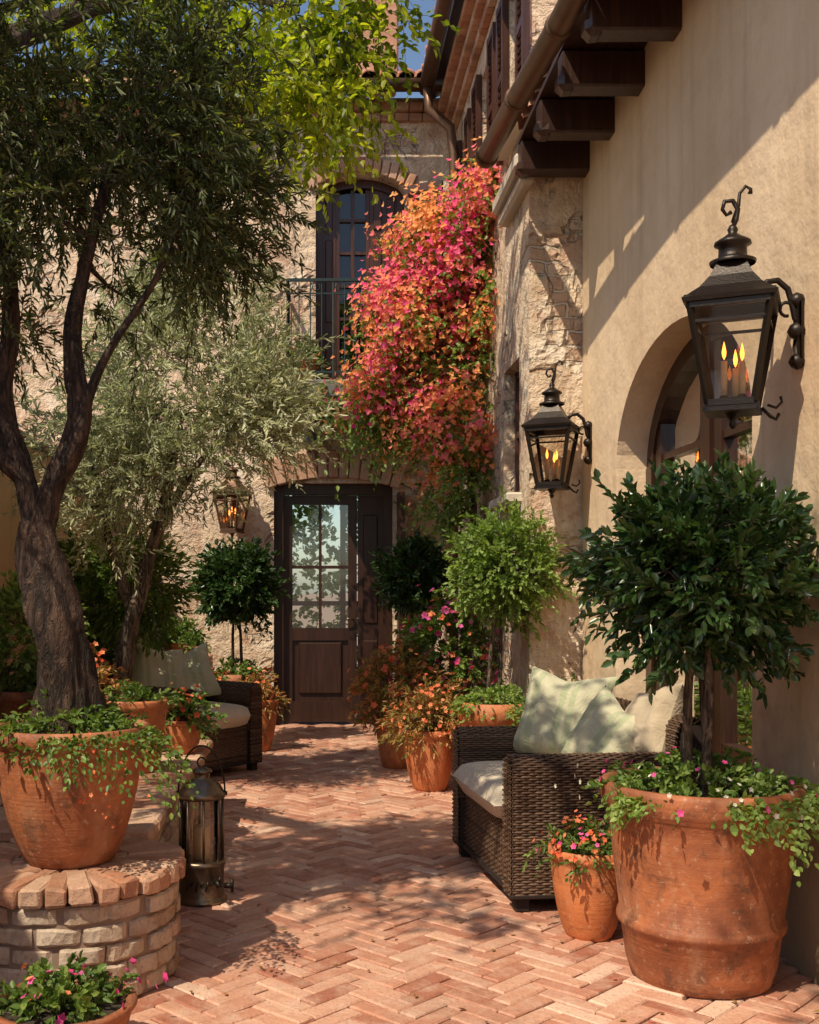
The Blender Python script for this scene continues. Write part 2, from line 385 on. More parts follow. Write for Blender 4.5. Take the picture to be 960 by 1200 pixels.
def bush(parent,nm,c,r,ns,sl,nl,LL,LW,mat,hemi=False,droop=.2,inner=.35,fl=None,upd=.15,spread=.8,lump=.15,stem=True,upb=.8,rv=.22,dj=.55):
    u=ru(ns)
    if hemi: u[:,2]=np.abs(u[:,2])*1.0-.05
    lumpf=np.array([1+lump*2*noise.noise(Vector(x)*2.3+Vector((c[0]*5+c[2],c[1]*3,0))) for x in u])
    rad=(rng.uniform(inner,1,ns)**.6)
    r=np.array(r); c=np.array(c)
    o=c+u*r*(rad*lumpf)[:,None]*.82
    d=u*1.0+ru(ns)*dj; d[:,2]+=upd; d=nrm(d)
    L=sl*rng.uniform(.5,1.3,ns)
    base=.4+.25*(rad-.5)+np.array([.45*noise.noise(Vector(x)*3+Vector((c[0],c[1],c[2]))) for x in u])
    leaves(nm,*sprig(o,d,L,nl,LL,LW,base,spread,droop,upb,rv),mat,parent)
    if stem: stems(nm+'_stems',o-d*L[:,None]*.4,d,L*1.4,droop,.0018,M['bark2'],parent)
    if fl:
        for (fm,fn,fs) in fl:
            uf=ru(fn)
            if hemi: uf[:,2]=np.abs(uf[:,2])
            lf=np.array([1+lump*2*noise.noise(Vector(x)*2.3+Vector((c[0]*5+c[2],c[1]*3,0))) for x in uf])
            p=c+uf*r*lf[:,None]*rng.uniform(.9,1.18,(fn,1)); nr=nrm(uf+ru(fn)*.4)
            flowers(nm+'_blooms',p,nr,fs,rng.uniform(0,1,fn),fm,parent)
def pot_profile(R,H,style):
    if style=='taper':
        P=[(0,.0),(R*.66,0),(R*.70,.01),(R*.725,.04),(R*.75,H*.1),(R*.80,H*.27),(R*.835,H*.282),(R*.85,H*.30),(R*.84,H*.325),(R*.815,H*.335),(R*.875,H*.55),(R*.93,H*.78),(R*.95,H*.86),(R*1.0,H*.885),(R*1.015,H*.92),(R*1.02,H*.97),(R*1.0,H),(R*.93,H*1.0),(R*.9,H*.96),(R*.86,H*.85)]
    elif style=='round':
        P=[(0,0),(R*.56,0),(R*.60,.012),(R*.68,H*.12),(R*.80,H*.32),(R*.88,H*.52),(R*.93,H*.7),(R*.95,H*.82),(R*.955,H*.86),(R*1.0,H*.88),(R*1.03,H*.93),(R*1.02,H*.99),(R*.98,H),(R*.9,H*.985),(R*.86,H*.9),(R*.84,H*.8)]
    else:
        P=[(0,0),(R*.62,0),(R*.66,.01),(R*.78,H*.3),(R*.88,H*.62),(R*.93,H*.8),(R*1.0,H*.82),(R*1.02,H*.9),(R*1.01,H),(R*.93,H),(R*.88,H*.85)]
    return P
def pot(parent,x,y,z,R,H,style='taper',mat='tc1'):
    mb=MB(); mb.lathe(pot_profile(R,H,style),56,(x,y,z),wob=.02); mb.obj('terracotta_pot',M[mat],parent,True)
    s=MB(); s.lathe([(0,H*.9),(R*.5,H*.89),(R*.88,H*.86)],24,(x,y,z),wob=.05); s.obj('soil',M['soil'],parent,True)
def topiary(name,x,y,z,R,H,style,pm,cz,cr,mat,ns,sl,nl,LL,LW,under=None,stems_n=3,lump=.1,cx=0,tr=.014,dj=.7):
    e=empty(name,(x,y,z)); pot(e,0,0,0,R,H,style,pm)
    mb=MB()
    for i in range(stems_n):
        a=i*2.1+.4; b=.045 if stems_n>1 else 0
        zt=cz-z
        pts=[(b*math.cos(a),b*math.sin(a),H*.8),(b*.9*math.cos(a+.5)+cx*.4,b*math.sin(a+.5),H+(zt-H)*.4),(b*.6*math.cos(a+1)+cx*.8,b*.6*math.sin(a+1),zt-cr[2]*.5),(cx+b*2*math.cos(a+1),b*2*math.sin(a+1),zt+cr[2]*.3)]
        mb.tube(pts,[tr,tr*.85,tr*.7,tr*.3],8,wob=.15)
    for i in range(26):
        u=ru(1)[0]; u[2]=u[2]*.8
        mb.tube([(cx,0,zt-cr[2]*.35),(cx+u[0]*cr[0]*.45,u[1]*cr[1]*.45,zt-.05+u[2]*cr[2]*.35),(cx+u[0]*cr[0]*.8,u[1]*cr[1]*.8,zt+u[2]*cr[2]*.8)],[.007,.005,.002],5,cap=False)
    mb.obj('trunk',M['bark2'],e,True)
    bush(e,'crown',(cx,0,cz-z),cr,ns,sl,nl,LL,LW,mat,inner=.25,lump=lump,droop=.1,dj=dj)
    if under:
        for k,(um,n,hr,hh,ll,lw,fl) in enumerate(under):
            bush(e,'underplanting_%d'%k,(0,0,H*.93),(R*hr,R*hr,hh),n,.10,9,ll,lw,um,True,droop=.55,fl=fl,lump=.25)
    return e
def potted(name,x,y,z,R,H,style,pm,hr,hh,mat,ns,sl,nl,LL,LW,fl=None,droop=.4,zoff=0):
    e=empty(name,(x,y,z)); pot(e,0,0,0,R,H,style,pm)
    bush(e,'foliage',(0,0,H*.93+zoff),(R*hr,R*hr,hh),ns,sl,nl,LL,LW,mat,True,droop=droop,fl=fl,lump=.3,inner=.1,dj=.8)
    return e
def wall_face(mb,P,s0,s1,zb,zt,ops,rev):
    bp={s0,s1}
    def top(o,s):
        a,b,z0,sp,ri=o; c=(a+b)/2;h=(b-a)/2
        return sp+ri*math.sqrt(max(0,1-((s-c)/h)**2))
    for o in ops:
        a,b=o[0],o[1]; n=24 if o[4]>0 else 1
        for i in range(n+1):
            t=i/n; s=a+(b-a)*(.5-.5*math.cos(PI*t)) if n>1 else a+(b-a)*t
            bp.add(round(s,5))
    bp=sorted(bp)
    for p,q in zip(bp[:-1],bp[1:]):
        if q-p<1e-5: continue
        m=(p+q)/2; cur=[zb,zb]
        for o in sorted([o for o in ops if o[0]<m<o[1]],key=lambda o:o[2]):
            if o[2]>cur[0]+1e-4: mb.add([P(p,cur[0],0),P(q,cur[1],0),P(q,o[2],0),P(p,o[2],0)],[(0,1,2,3)],.5)
            t0,t1=top(o,p),top(o,q)
            mb.add([P(p,t0,0),P(q,t1,0),P(q,t1,rev),P(p,t0,rev)],[(0,1,2,3)],.5)
            if o[2]>zb+1e-3: mb.add([P(p,o[2],0),P(q,o[2],0),P(q,o[2],rev),P(p,o[2],rev)],[(0,1,2,3)],.5)
            cur=[t0,t1]
        mb.add([P(p,cur[0],0),P(q,cur[1],0),P(q,zt,0),P(p,zt,0)],[(0,1,2,3)],.5)
    for o in ops:
        for s in(o[0],o[1]):
            t=o[3]; mb.add([P(s,o[2],0),P(s,o[2],rev),P(s,t,rev),P(s,t,0)],[(0,1,2,3)],.5)
def tiles(mb,o,ea,us,nc,nr,w=.17,l=.36):
    o=Vector(o);ea=Vector(ea).normalized();us=Vector(us).normalized();n=ea.cross(us)
    if n.z<0:n=-n
    for i in range(nc):
        for j in range(nr):
            b=o+ea*(i*w+random.uniform(-.006,.006))+us*(j*l*.85+random.uniform(-.01,.01))
            vs=[]
            for k,(t,rr,h) in enumerate(((0,w*.56,.03),(l,w*.44,.0))):
                for q in range(7):
                    a=PI*q/6; vs.append(b+us*t+ea*math.cos(a)*rr+n*(math.sin(a)*rr*.8+h))
            for q in range(7):
                a=PI*q/6; vs.append(b+ea*math.cos(a)*w*.44+n*(math.sin(a)*w*.3+.03))
            fs=[(q,q+1,7+q+1,7+q) for q in range(6)]+[(q,14+q,14+q+1,q+1) for q in range(6)]
            mb.add(vs,fs)
# ------------------------------------------------------------ ground & paving
g=MB(); g.add([(-300,-300,-.022),(300,-300,-.022),(300,300,-.022),(-300,300,-.022)],[(0,1,2,3)],.5)
g.obj('ground',M['mortar'])
pv=MB(); W=.072; n=3; ca=math.cos(PI/4); gap=.005
def brk(cx,cy,lx,ly):
    x=(cx*ca-cy*ca); y=(cx*ca+cy*ca)+4
    if not(-2.05<x<1.72 and -1.5<y<10.75): return
    h=rng.normal(0,.0018); tx,ty=rng.normal(0,.014,2)
    vs=[]
    for (ins,zz) in ((.0055,0),(0,-.0055),(0,-.02)):
        for sx,sy in((-1,-1),(1,-1),(1,1),(-1,1)):
            px=sx*(lx/2-gap/2-ins);py=sy*(ly/2-gap/2-ins)
            X=cx+px+rng.normal(0,.0009);Y=cy+py+rng.normal(0,.0009)
            vs.append((X*ca-Y*ca,X*ca+Y*ca+4,h+zz+(px*tx+py*ty if zz>-.01 else 0)))
    fs=[(0,1,2,3)]
    for r_ in(0,4):
        for k in range(4): fs.append((r_+k,r_+4+k,r_+4+(k+1)%4,r_+(k+1)%4))
    pv.add(vs,fs)
K=110
for y in range(-K,K):
    for i in range(-K//3,K//3):
        x=y+2*n*i
        if abs(x)<K: brk((x+n/2)*W,(y+.5)*W,n*W,W)
        x=y+2*n-1+2*n*i
        if abs(x)<K: brk((x+.5)*W,(y+n/2)*W,W,n*W)
pv.obj('brick_paving',M['pave'])
nl_=320; p=np.stack([rng.uniform(-1.2,1.6,nl_),rng.uniform(2.5,10,nl_),np.full(nl_,.006)],1)
d=ru(nl_); d[:,2]=.05; up=ru(nl_)*.3; up[:,2]+=1
leaves('fallen_leaves',p,d,up,.026*rng.uniform(.6,1.3,nl_),.012,rng.uniform(0,1,nl_),M['dry'])
# ------------------------------------------------------------ cream house (right)
H1=empty('stucco_house')
mb=MB(); P=lambda s,z,dp:(1.68+dp,s,z)
wall_face(mb,P,-3,6.98,-.02,4.3,[(4.27,6.2,-.02,1.98,.58)],.2)
mb.add([(1.68,6.98,-.02),(2.5,6.98,-.02),(2.5,6.98,4.3),(1.68,6.98,4.3)],[(0,1,2,3)],.5)
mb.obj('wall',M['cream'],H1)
XF=1.88; mb=MB()
def arch_pts(a,b,sp,ri,nn=20):
    c=(a+b)/2;h=(b-a)/2
    return [(c-h*math.cos(PI*i/nn),sp+ri*math.sin(PI*i/nn)) for i in range(nn+1)]
out=arch_pts(4.27,6.2,1.98,.58); inn=arch_pts(4.37,6.10,1.97,.50)
for i in range(20):
    a,b,c,d_=out[i],out[i+1],inn[i+1],inn[i]
    f=[(XF-.03,)+a,(XF-.03,)+b,(XF-.03,)+c,(XF-.03,)+d_,(XF+.06,)+c,(XF+.06,)+d_]
    mb.add([(q[0],q[1],q[2]) for q in f],[(0,1,2,3),(3,2,4,5)])
for s in(4.32,6.15): mb.box((XF+.01,s,.98),(.09,.10,2.0))
for s in(5.14,5.33): mb.box((XF+.012,s,1.23),(.06,.085,2.5))
mb.box((XF-.008,5.235,1.25),(.05,.06,2.5))
for s in(4.44,6.03): mb.box((XF+.012,s,1.1),(.06,.09,2.2))
for s0,s1 in((4.49,5.10),(5.375,5.985)):
    m_=(s0+s1)/2
    mb.box((XF+.012,m_,.30),(.055,s1-s0,.60))
    mb.box((XF-.022,m_,.32),(.02,s1-s0-.16,.34),bev=.008)
    for z in(1.12,1.62,2.02): mb.box((XF+.012,m_,z),(.04,s1-s0,.035))
mb.obj('door_frame',M['dwood'],H1)
mb=MB(); mb.add([(XF+.02,4.3,.5),(XF+.02,6.18,.5),(XF+.02,6.18,2.5),(XF+.02,4.3,2.5)],[(0,1,2,3)]); mb.obj('glass',M['aglass'],H1)
mb=MB(); mb.box((2.75,5.2,1.3),(1.5,3.4,2.9)); mb.obj('unlit_room_block',M['dark'],H1)  # solid block behind the glass, room shade given by its dark colour
mb=MB()
for k in range(12):
    y=6.86-.57*k
    mb.box((1.475,y,3.97),(.43,.13,.19),bev=.01)
    mb.box((1.29,y,3.91),(.10,.131,.10),bev=.03)
mb.obj('rafters',M['beam'],H1,jit=.004)
mb=MB()
for k in range(4): mb.box((1.25+.112*k+.06,2.0,4.085),(.108,10.0,.03))
mb.obj('soffit_boards',M['beam'],H1)
mb=MB(); gp=[(1.075,6.98,4.03),(1.12,6.2,4.035),(1.18,5.4,4.04),(1.22,4.6,4.045),(1.23,3.5,4.05),(1.23,-2.8,4.07)]
mb.tube(gp,.062,14); mb.tube([(1.075,6.995,4.03),(1.077,6.95,4.03)],.072,14)
for q in gp[1:5]: mb.tube([q,(q[0],q[1]-.04,q[2])],.070,14)
mb.obj('gutter',M['copper'],H1,True)
mb=MB(); tiles(mb,(1.27,-2.9,4.13),(0,1,0),(1,0,.35),58,5); mb.obj('roof_tiles',M['tile'],H1,True)
# ------------------------------------------------------------ stone house (right rear)
H2=empty('stone_house'); mb=MB(); P=lambda s,z,dp:(1.35+dp,s,z)
ow=[(7.35,7.95,1.95,2.85,0),(7.25,7.75,4.4,5.45,0),(8.45,9.0,4.35,5.45,0),(9.75,10.2,4.45,5.4,0)]
wall_face(mb,P,7.0,10.6,-.02,5.95,ow,.16)
mb.obj('side_wall',M['sty'],H2)
mb=MB(); mb.add([(1.35,7.0,-.02),(3.6,7.0,-.02),(3.6,7.0,5.95),(1.35,7.0,5.95)],[(0,1,2,3)],.5); mb.obj('end_wall',M['stx'],H2)
mb=MB()
mb.box((1.31,7.35,3.98),(.14,.9,.10),bev=.02); mb.box((1.50,6.96,3.98),(.52,.10,.10),bev=.02)
mb.box((1.325,7.35,3.88),(.09,.86,.08),bev=.02)
for o in ow: mb.box((1.32,(o[0]+o[1])/2,o[2]-.04),(.14,o[1]-o[0]+.16,.07),bev=.012)
mb.obj('stone_trim',M['boulder'],H2,jit=.006)
mb=MB()
for k,(dx,z) in enumerate(((.06,5.72),(.12,5.80),(.19,5.88))): 
    for j in range(34):
        mb.box((1.35-dx/2,7.02+j*.106,z),(dx,.10,.072),bev=.006)
mb.obj('brick_cornice',M['cap'],H2)
mb=MB()
for o in ow:
    c=(o[0]+o[1])/2; zc=(o[2]+o[3])/2; hh=o[3]-o[2]; ww=o[1]-o[0]
    for s in(o[0]+.03,o[1]-.03,c): mb.box((1.45,s,zc),(.05,.05,hh))
    for z in(o[2]+.03,zc,o[3]-.03): mb.box((1.452,c,z),(.045,ww,.045))
    if o[2]>3:
        for sg in(-1,1):
            s=c+sg*(ww/2+ww*.26)
            for e_ in(-1,1): mb.box((1.325,s+e_*(ww*.23),zc),(.045,.05,hh+.06))
            for z in(o[2]-.0,zc,o[3]+.0): mb.box((1.325,s,z),(.04,ww*.42,.06))
            for q in range(int(hh/.05)): mb.box((1.325,s,o[2]+.05+q*.05),(.012,ww*.42,.04),Matrix.Rotation(.6,3,'Y'))
mb.obj('windows_and_shutters',M['wood'],H2)
mb=MB()
for o in ow: mb.add([(1.465,o[0],o[2]),(1.465,o[1],o[2]),(1.465,o[1],o[3]),(1.465,o[0],o[3])],[(0,1,2,3)])
mb.obj('glass',M['glass'],H2)
mb=MB(); mb.box((2.4,8.8,3.1),(1.7,3.3,5.4)); mb.obj('unlit_room_block',M['dark'],H2)  # dark-coloured fill in place of shaded rooms
mb=MB(); mb.tube([(1.03,6.8,5.99),(1.03,8.5,5.985),(1.03,10.35,5.97)],.07,12)
mb.tube([(1.03,10.2,5.92),(1.04,10.2,5.72),(1.24,10.2,5.55),(1.27,10.2,5.3),(1.27,10.2,3.0),(1.27,10.2,.1)],.045,10)
mb.obj('gutter_and_downpipe',M['copper'],H2,True)
mb=MB(); tiles(mb,(1.02,6.8,6.03),(0,1,0),(1,0,.42),22,7); mb.obj('roof_tiles',M['tile'],H2,True)
mb=MB(); mb.add([(1.06,6.8,5.965),(1.06,10.6,5.965),(3.6,10.6,7.03),(3.6,6.8,7.03)],[(0,1,2,3)]); mb.obj('roof_deck',M['beam'],H2)
# ------------------------------------------------------------ rear villa
H3=empty('villa_building'); mb=MB(); P=lambda s,z,dp:(s,10.6+dp,z)
wall_face(mb,P,-4.6,1.35,-.02,6.0,[(-.40,.74,-.02,2.32,0),(.0,.86,3.22,5.08,.20)],.3)
mb.obj('facade_wall',M['stx'],H3)
mb=MB()
for k in range(13):
    t=(k-6)/6; mb.box((.17+t*.62,10.585,2.50-.10*t*t),(.092,.07,.26),Matrix.Rotation(t*.30,3,'Y'),bev=.01)
for k in range(13):
    t=(k-6)/6; mb.box((.43+t*.48,10.59,5.36-.16*t*t),(.075,.05,.15),Matrix.Rotation(t*.42,3,'Y'),bev=.01)
for j in range(44): 
    for (z,dy) in ((5.80,.06),(5.88,.12)): mb.box((-4.5+j*.133,10.6-dy/2,z),(.125,dy,.072),bev=.006)
mb.obj('brick_arches',M['cap'],H3,jit=.006)
yD=10.78; mb=MB()
mb.box((-.355,yD-.03,1.16),(.09,.12,2.32)); mb.box((.695,yD-.03,1.16),(.09,.12,2.32)); mb.box((.17,yD-.03,2.27),(.96,.12,.10))
def leaf(x0,x1,yy,gz0,gz1,st=.085,vb=1):
    c=(x0+x1)/2
    for x in(x0+st/2,x1-st/2): mb.box((x,yy,1.11),(st,.05,2.20))
    mb.box((c,yy,2.17),(x1-x0-2*st,.05,.09)); mb.box((c,yy,gz0-.05),(x1-x0-2*st,.05,.12)); mb.box((c,yy,.12),(x1-x0-2*st,.05,.20))
    mb.box((c,yy+.012,(gz0+.1)/2),(x1-x0-2*st,.02,gz0-.2))
    mb.box((c,yy-.008,(gz0+.16)/2),(x1-x0-2*st-.12,.03,gz0-.42),bev=.012)
    for z in (gz0+(gz1-gz0)*.5,): mb.box((c,yy,z),(x1-x0-2*st,.03,.03))
    for k in range(vb):
        mb.box((x0+st+(x1-x0-2*st)*(k+1)/(vb+1),yy-.003,(gz0+gz1)/2),(.028,.032,gz1-gz0))
leaf(-.31,.40,yD,.92,2.12,.085,1)
mb.box((.53,yD+.0,1.11),(.24,.06,2.21)); mb.box((.53,yD-.035,.5),(.14,.02,.62),bev=.01); mb.box((.53,yD-.035,1.5),(.14,.02,1.05),bev=.01)
mb.box((.80,10.42,1.11),(.05,.34,2.2))
mb.obj('entrance_door',M['dwood'],H3)
mb=MB(); mb.tube([(.36,yD-.03,1.02),(.36,yD-.075,1.02),(.32,yD-.08,1.02),(.28,yD-.08,1.01)],.009,8); mb.obj('door_handle',M['pewter'],H3,True)
mb=MB(); mb.add([(-.25,yD+.004,.9),(.34,yD+.004,.9),(.34,yD+.004,2.14),(-.25,yD+.004,2.14)],[(0,1,2,3)]); mb.obj('door_glass',M['dglass'],H3)
mb=MB()
mb.add([(-.9,10.95,0),(-.9,12.2,0),(-.9,12.2,2.6),(-.9,10.95,2.6)],[(0,1,2,3)])
mb.add([(1.2,10.95,0),(1.2,12.2,0),(1.2,12.2,2.6),(1.2,10.95,2.6)],[(0,1,2,3)])
mb.add([(-.9,10.95,2.6),(1.2,10.95,2.6),(1.2,12.2,2.6),(-.9,12.2,2.6)],[(0,1,2,3)])
mb.obj('passage',M['left'],H3)
mb=MB()
for x in(-.9,.2): mb.box((x+.1,12.2,1.3),(.06,.06,2.6))
mb.box((.2,12.2,1.15),(2.0,.05,.05)); mb.obj('garden_window_frame',M['wood'],H3)
mb=MB(); yU=10.82
for x in(.035,.825): mb.box((x,yU,4.1),(.07,.10,2.0))
ap=arch_pts(.0,.86,5.08,.20); ip=arch_pts(.07,.79,5.06,.14)
for i in range(20):
    a,b,c,d_=ap[i],ap[i+1],ip[i+1],ip[i]
    mb.add([(a[0],yU-.05,a[1]),(b[0],yU-.05,b[1]),(c[0],yU-.05,c[1]),(d_[0],yU-.05,d_[1])],[(0,1,2,3)])
mb.box((.13,yU+.0,4.25),(.13,.05,2.1)); mb.box((.66,yU+.0,4.25),(.27,.05,2.1))
for (x,w_) in((.13,.07),(.60,.08),(.73,.08)):
    for (z,h_) in((3.55,.5),(4.3,.8),(4.95,.3)): mb.box((x,yU-.032,z),(w_,.02,h_),bev=.008)
for x in(.215,.36,.505): mb.box((x,yU+.01,4.2),(.035,.055,2.0))
for z in(3.30,3.62,3.94,4.26,4.58,4.9): mb.box((.36,yU+.012,z),(.30,.04,.03))
mb.box((.36,yU+.01,3.40),(.30,.045,.30))
x0=.92; Rm=Matrix.Rotation(-.5,3,'Z')
for e_ in(-1,1): mb.box(Vector((x0+.1,10.46,4.15))+Rm@Vector((e_*.17,0,0)),(.04,.035,1.95),Rm)
for z in(3.2,4.15,5.1): mb.box(Vector((x0+.1,10.46,z)),(.32,.032,.07),Rm)
for q in range(36): mb.box((x0+.1,10.46,3.25+q*.051),(.32,.010,.042),Rm@Matrix.Rotation(.5,3,'X'))
mb.obj('balcony_door',M['wood'],H3)
mb=MB(); mb.add([(.05,yU+.02,3.5),(.82,yU+.02,3.5),(.82,yU+.02,5.25),(.05,yU+.02,5.25)],[(0,1,2,3)]); mb.obj('balcony_door_glass',M['glass'],H3)
mb=MB(); mb.box((.4,11.5,4.2),(1.6,1.2,2.4)); mb.obj('unlit_room_block',M['dark'],H3)  # block coloured dark as the unlit room behind the balcony door
mb=MB(); mb.box((.31,10.22,3.09),(1.16,.76,.16),bev=.015); mb.box((.31,10.22,2.985),(1.08,.70,.06),bev=.01)
for x in(-.05,.62): 
    mb.box((x,10.36,2.86),(.12,.46,.18),bev=.03); mb.box((x,10.48,2.70),(.12,.22,.16),bev=.03)
mb.obj('balcony_slab',M['slab'],H3)
mb=MB(); z0,z1=3.19,4.06
for (a,b) in(((-.25,9.88),(.87,9.88)),((-.25,9.88),(-.25,10.58)),((.87,9.88),(.87,10.58))):
    L=math.hypot(b[0]-a[0],b[1]-a[1]); k=int(L/.10)
    mb.beam((a[0],a[1],z1),(b[0],b[1],z1),.03,.025); mb.beam((a[0],a[1],z0+.05),(b[0],b[1],z0+.05),.018); mb.beam((a[0],a[1],z1-.12),(b[0],b[1],z1-.12),.012)
    for i in range(k+1):
        t=i/k; x=a[0]+(b[0]-a[0])*t;y=a[1]+(b[1]-a[1])*t
        mb.tube([(x,y,z0),(x,y,z1)],.0055 if i%4 else .011,6)
        if i<k and i%2==0:
            xm=a[0]+(b[0]-a[0])*(t+.5/k); ym=a[1]+(b[1]-a[1])*(t+.5/k)
            ux,uy=(b[0]-a[0])/L,(b[1]-a[1])/L
            mb.tube([(xm+ux*.035*math.cos(w),ym+uy*.035*math.cos(w),z1-.06+.035*math.sin(w)) for w in np.linspace(0,2*PI,11)],.005,4)
mb.obj('balcony_railing',M['rail'],H3)
mb=MB(); tiles(mb,(-4.6,10.28,6.02),(1,0,0),(0,1,.42),37,7); mb.obj('roof_tiles',M['tile'],H3,True)
mb=MB(); mb.add([(-4.6,10.3,5.99),(2.0,10.3,5.99),(2.0,12.6,6.96),(-4.6,12.6,6.96)],[(0,1,2,3)]); mb.obj('roof_deck',M['beam'],H3)
mb=MB(); mb.tube([(-4.6,10.24,5.97),(1.3,10.24,5.96)],.06,10); mb.obj('gutter',M['copper'],H3,True)
mb=MB(); mb.box((.62,11.3,7.0),(.42,.42,1.2),bev=.02); mb.box((.62,11.3,7.6),(.54,.54,.1),bev=.02); mb.obj('chimney',M['cap'],H3)
e=empty('garden_hedge',(0,14.2,0)); bush(e,'foliage',(0.2,0,1.2),(2.6,.6,1.6),2200,.22,9,.09,.05,M['ltgreen'],inner=.6,stem=False)
mb=MB(); mb.lathe([(0,0),(.5,0),(.55,.25),(.42,.55),(.2,.7),(0,.74)],18,(-.1,12.9,0),wob=.25); mb.obj('limestone_boulder',M['boulder'],None,True)
# ------------------------------------------------------------ left wall
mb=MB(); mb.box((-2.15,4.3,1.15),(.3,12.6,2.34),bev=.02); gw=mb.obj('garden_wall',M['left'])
mb=MB()
for k in range(58): mb.box((-2.15,-1.9+k*.216,2.345),(.40,.205,.05),Matrix.Rotation(random.uniform(-.02,.02),3,'Z'),bev=.012)
mb.obj('coping',M['cap'],gw)
# ------------------------------------------------------------ brick pedestal
ped=empty('brick_pedestal',(-.84,3.8,0)); mb=MB(); RP=.365; rows=5; rh=.064
for j in range(rows):
    cnt=15; off=(j%2)*.5
    for k in range(cnt):
        a=2*PI*(k+off)/cnt+rng.normal(0,.012); rr=RP+rng.normal(0,.006)
        seg=6; vs=[]
        a0=a-PI/cnt*.93;a1=a+PI/cnt*.93; zb=j*rh+.005; zt=(j+1)*rh-.006
        for i in range(seg+1):
            w=a0+(a1-a0)*i/seg; cr=.009 if i in(0,seg) else 0
            vs+=[(math.cos(w)*(rr-.1),math.sin(w)*(rr-.1),zb),(math.cos(w)*(rr-.007-cr),math.sin(w)*(rr-.007-cr),zb),(math.cos(w)*(rr-cr),math.sin(w)*(rr-cr),zb+.007),
                 (math.cos(w)*(rr-cr),math.sin(w)*(rr-cr),zt-.007),(math.cos(w)*(rr-.007-cr),math.sin(w)*(rr-.007-cr),zt),(math.cos(w)*(rr-.1),math.sin(w)*(rr-.1),zt)]
        fs=[]
        for i in range(seg):
            for q in range(5): fs.append((i*6+q,i*6+q+1,(i+1)*6+q+1,(i+1)*6+q))
        fs+=[(0,1,2,3,4,5),tuple(seg*6+q for q in range(5,-1,-1))]
        mb.add(vs,fs)
mb.obj('brick_courses',M['brick'],ped,False,jit=.006)
mb=MB(); mb.lathe([(RP-.014,0),(RP-.014,rows*rh),(0,rows*rh)],48); mb.obj('mortar_core',M['mortar'],ped)
mb=MB()
cnt=30
for k in range(cnt):
    a=2*PI*k/cnt+rng.normal(0,.01); Rm=Matrix.Rotation(a,3,'Z')
    mb.box(Rm@Vector((RP-.075+rng.normal(0,.004),0,rows*rh+.035+rng.normal(0,.003))),(.20,.069,.062),Rm@Matrix.Rotation(rng.normal(0,.03),3,'X'),bev=.009)
for k in range(14):
    a=2*PI*k/14; Rm=Matrix.Rotation(a,3,'Z'); mb.box(Rm@Vector((.135,0,rows*rh+.033)),(.20,.058,.062),Rm,bev=.008)
mb.obj('cap_bricks',M['cap'],ped,jit=.008)
PZ=rows*rh+.066
def brickrun(mb,x0,x1,y0,y1,z0,rows,rh=.07,bl=.2):
    for j in range(rows):
        z=z0+(j+.5)*rh; yy=y0-(j%2)*bl/2
        while yy<y1:
            a=max(yy,y0);b=min(yy+bl,y1)
            if b-a>.03: mb.box((x1-.05+rng.normal(0,.004),(a+b)/2,z),(.1,b-a-.011,rh-.011),bev=.010)
            yy+=bl
        xx=x0-(j%2)*bl/2
        while xx<x1-.1:
            a=max(xx,x0);b=min(xx+bl,x1-.1)
            if b-a>.03: mb.box(((a+b)/2,y0+.05+rng.normal(0,.004),z),(b-a-.011,.1,rh-.011),bev=.010)
            xx+=bl
lw=empty('low_brick_wall'); mb=MB(); brickrun(mb,-1.98,-.64,4.2,6.5,0,5,rh=.068); mb.obj('brick_courses',M['brick'],lw,jit=.006)
mb=MB(); mb.box((-1.32,5.35,.165),(1.32,2.24,.33)); mb.obj('core',M['mortar'],lw)
mb=MB()
yy=4.19
while yy<6.5:
    w=random.uniform(.20,.27); xx=-.615
    while xx>-1.98:
        l=random.uniform(.28,.42); mb.box((xx-l/2,yy+w/2,.372+rng.normal(0,.0025)),(l-.01,w-.01,.055),bev=.012); xx-=l
    yy+=w
mb.obj('stone_cap',M['cap'],lw,jit=.006)
bp_=empty('brick_planter'); mb=MB(); brickrun(mb,-1.98,-.98,9.0,10.55,0,9,rh=.07); mb.obj('brick_courses',M['brick'],bp_,jit=.006)
mb=MB(); mb.box((-1.5,9.8,.31),(.98,1.45,.62)); mb.obj('core',M['mortar'],bp_)
mb=MB()
for i in range(14):
    for j in range(5): mb.box((-1.07-j*.205,9.03+i*.108,.662+rng.normal(0,.002)),(.197,.10,.06),bev=.008)
mb.obj('cap_bricks',M['cap'],bp_)
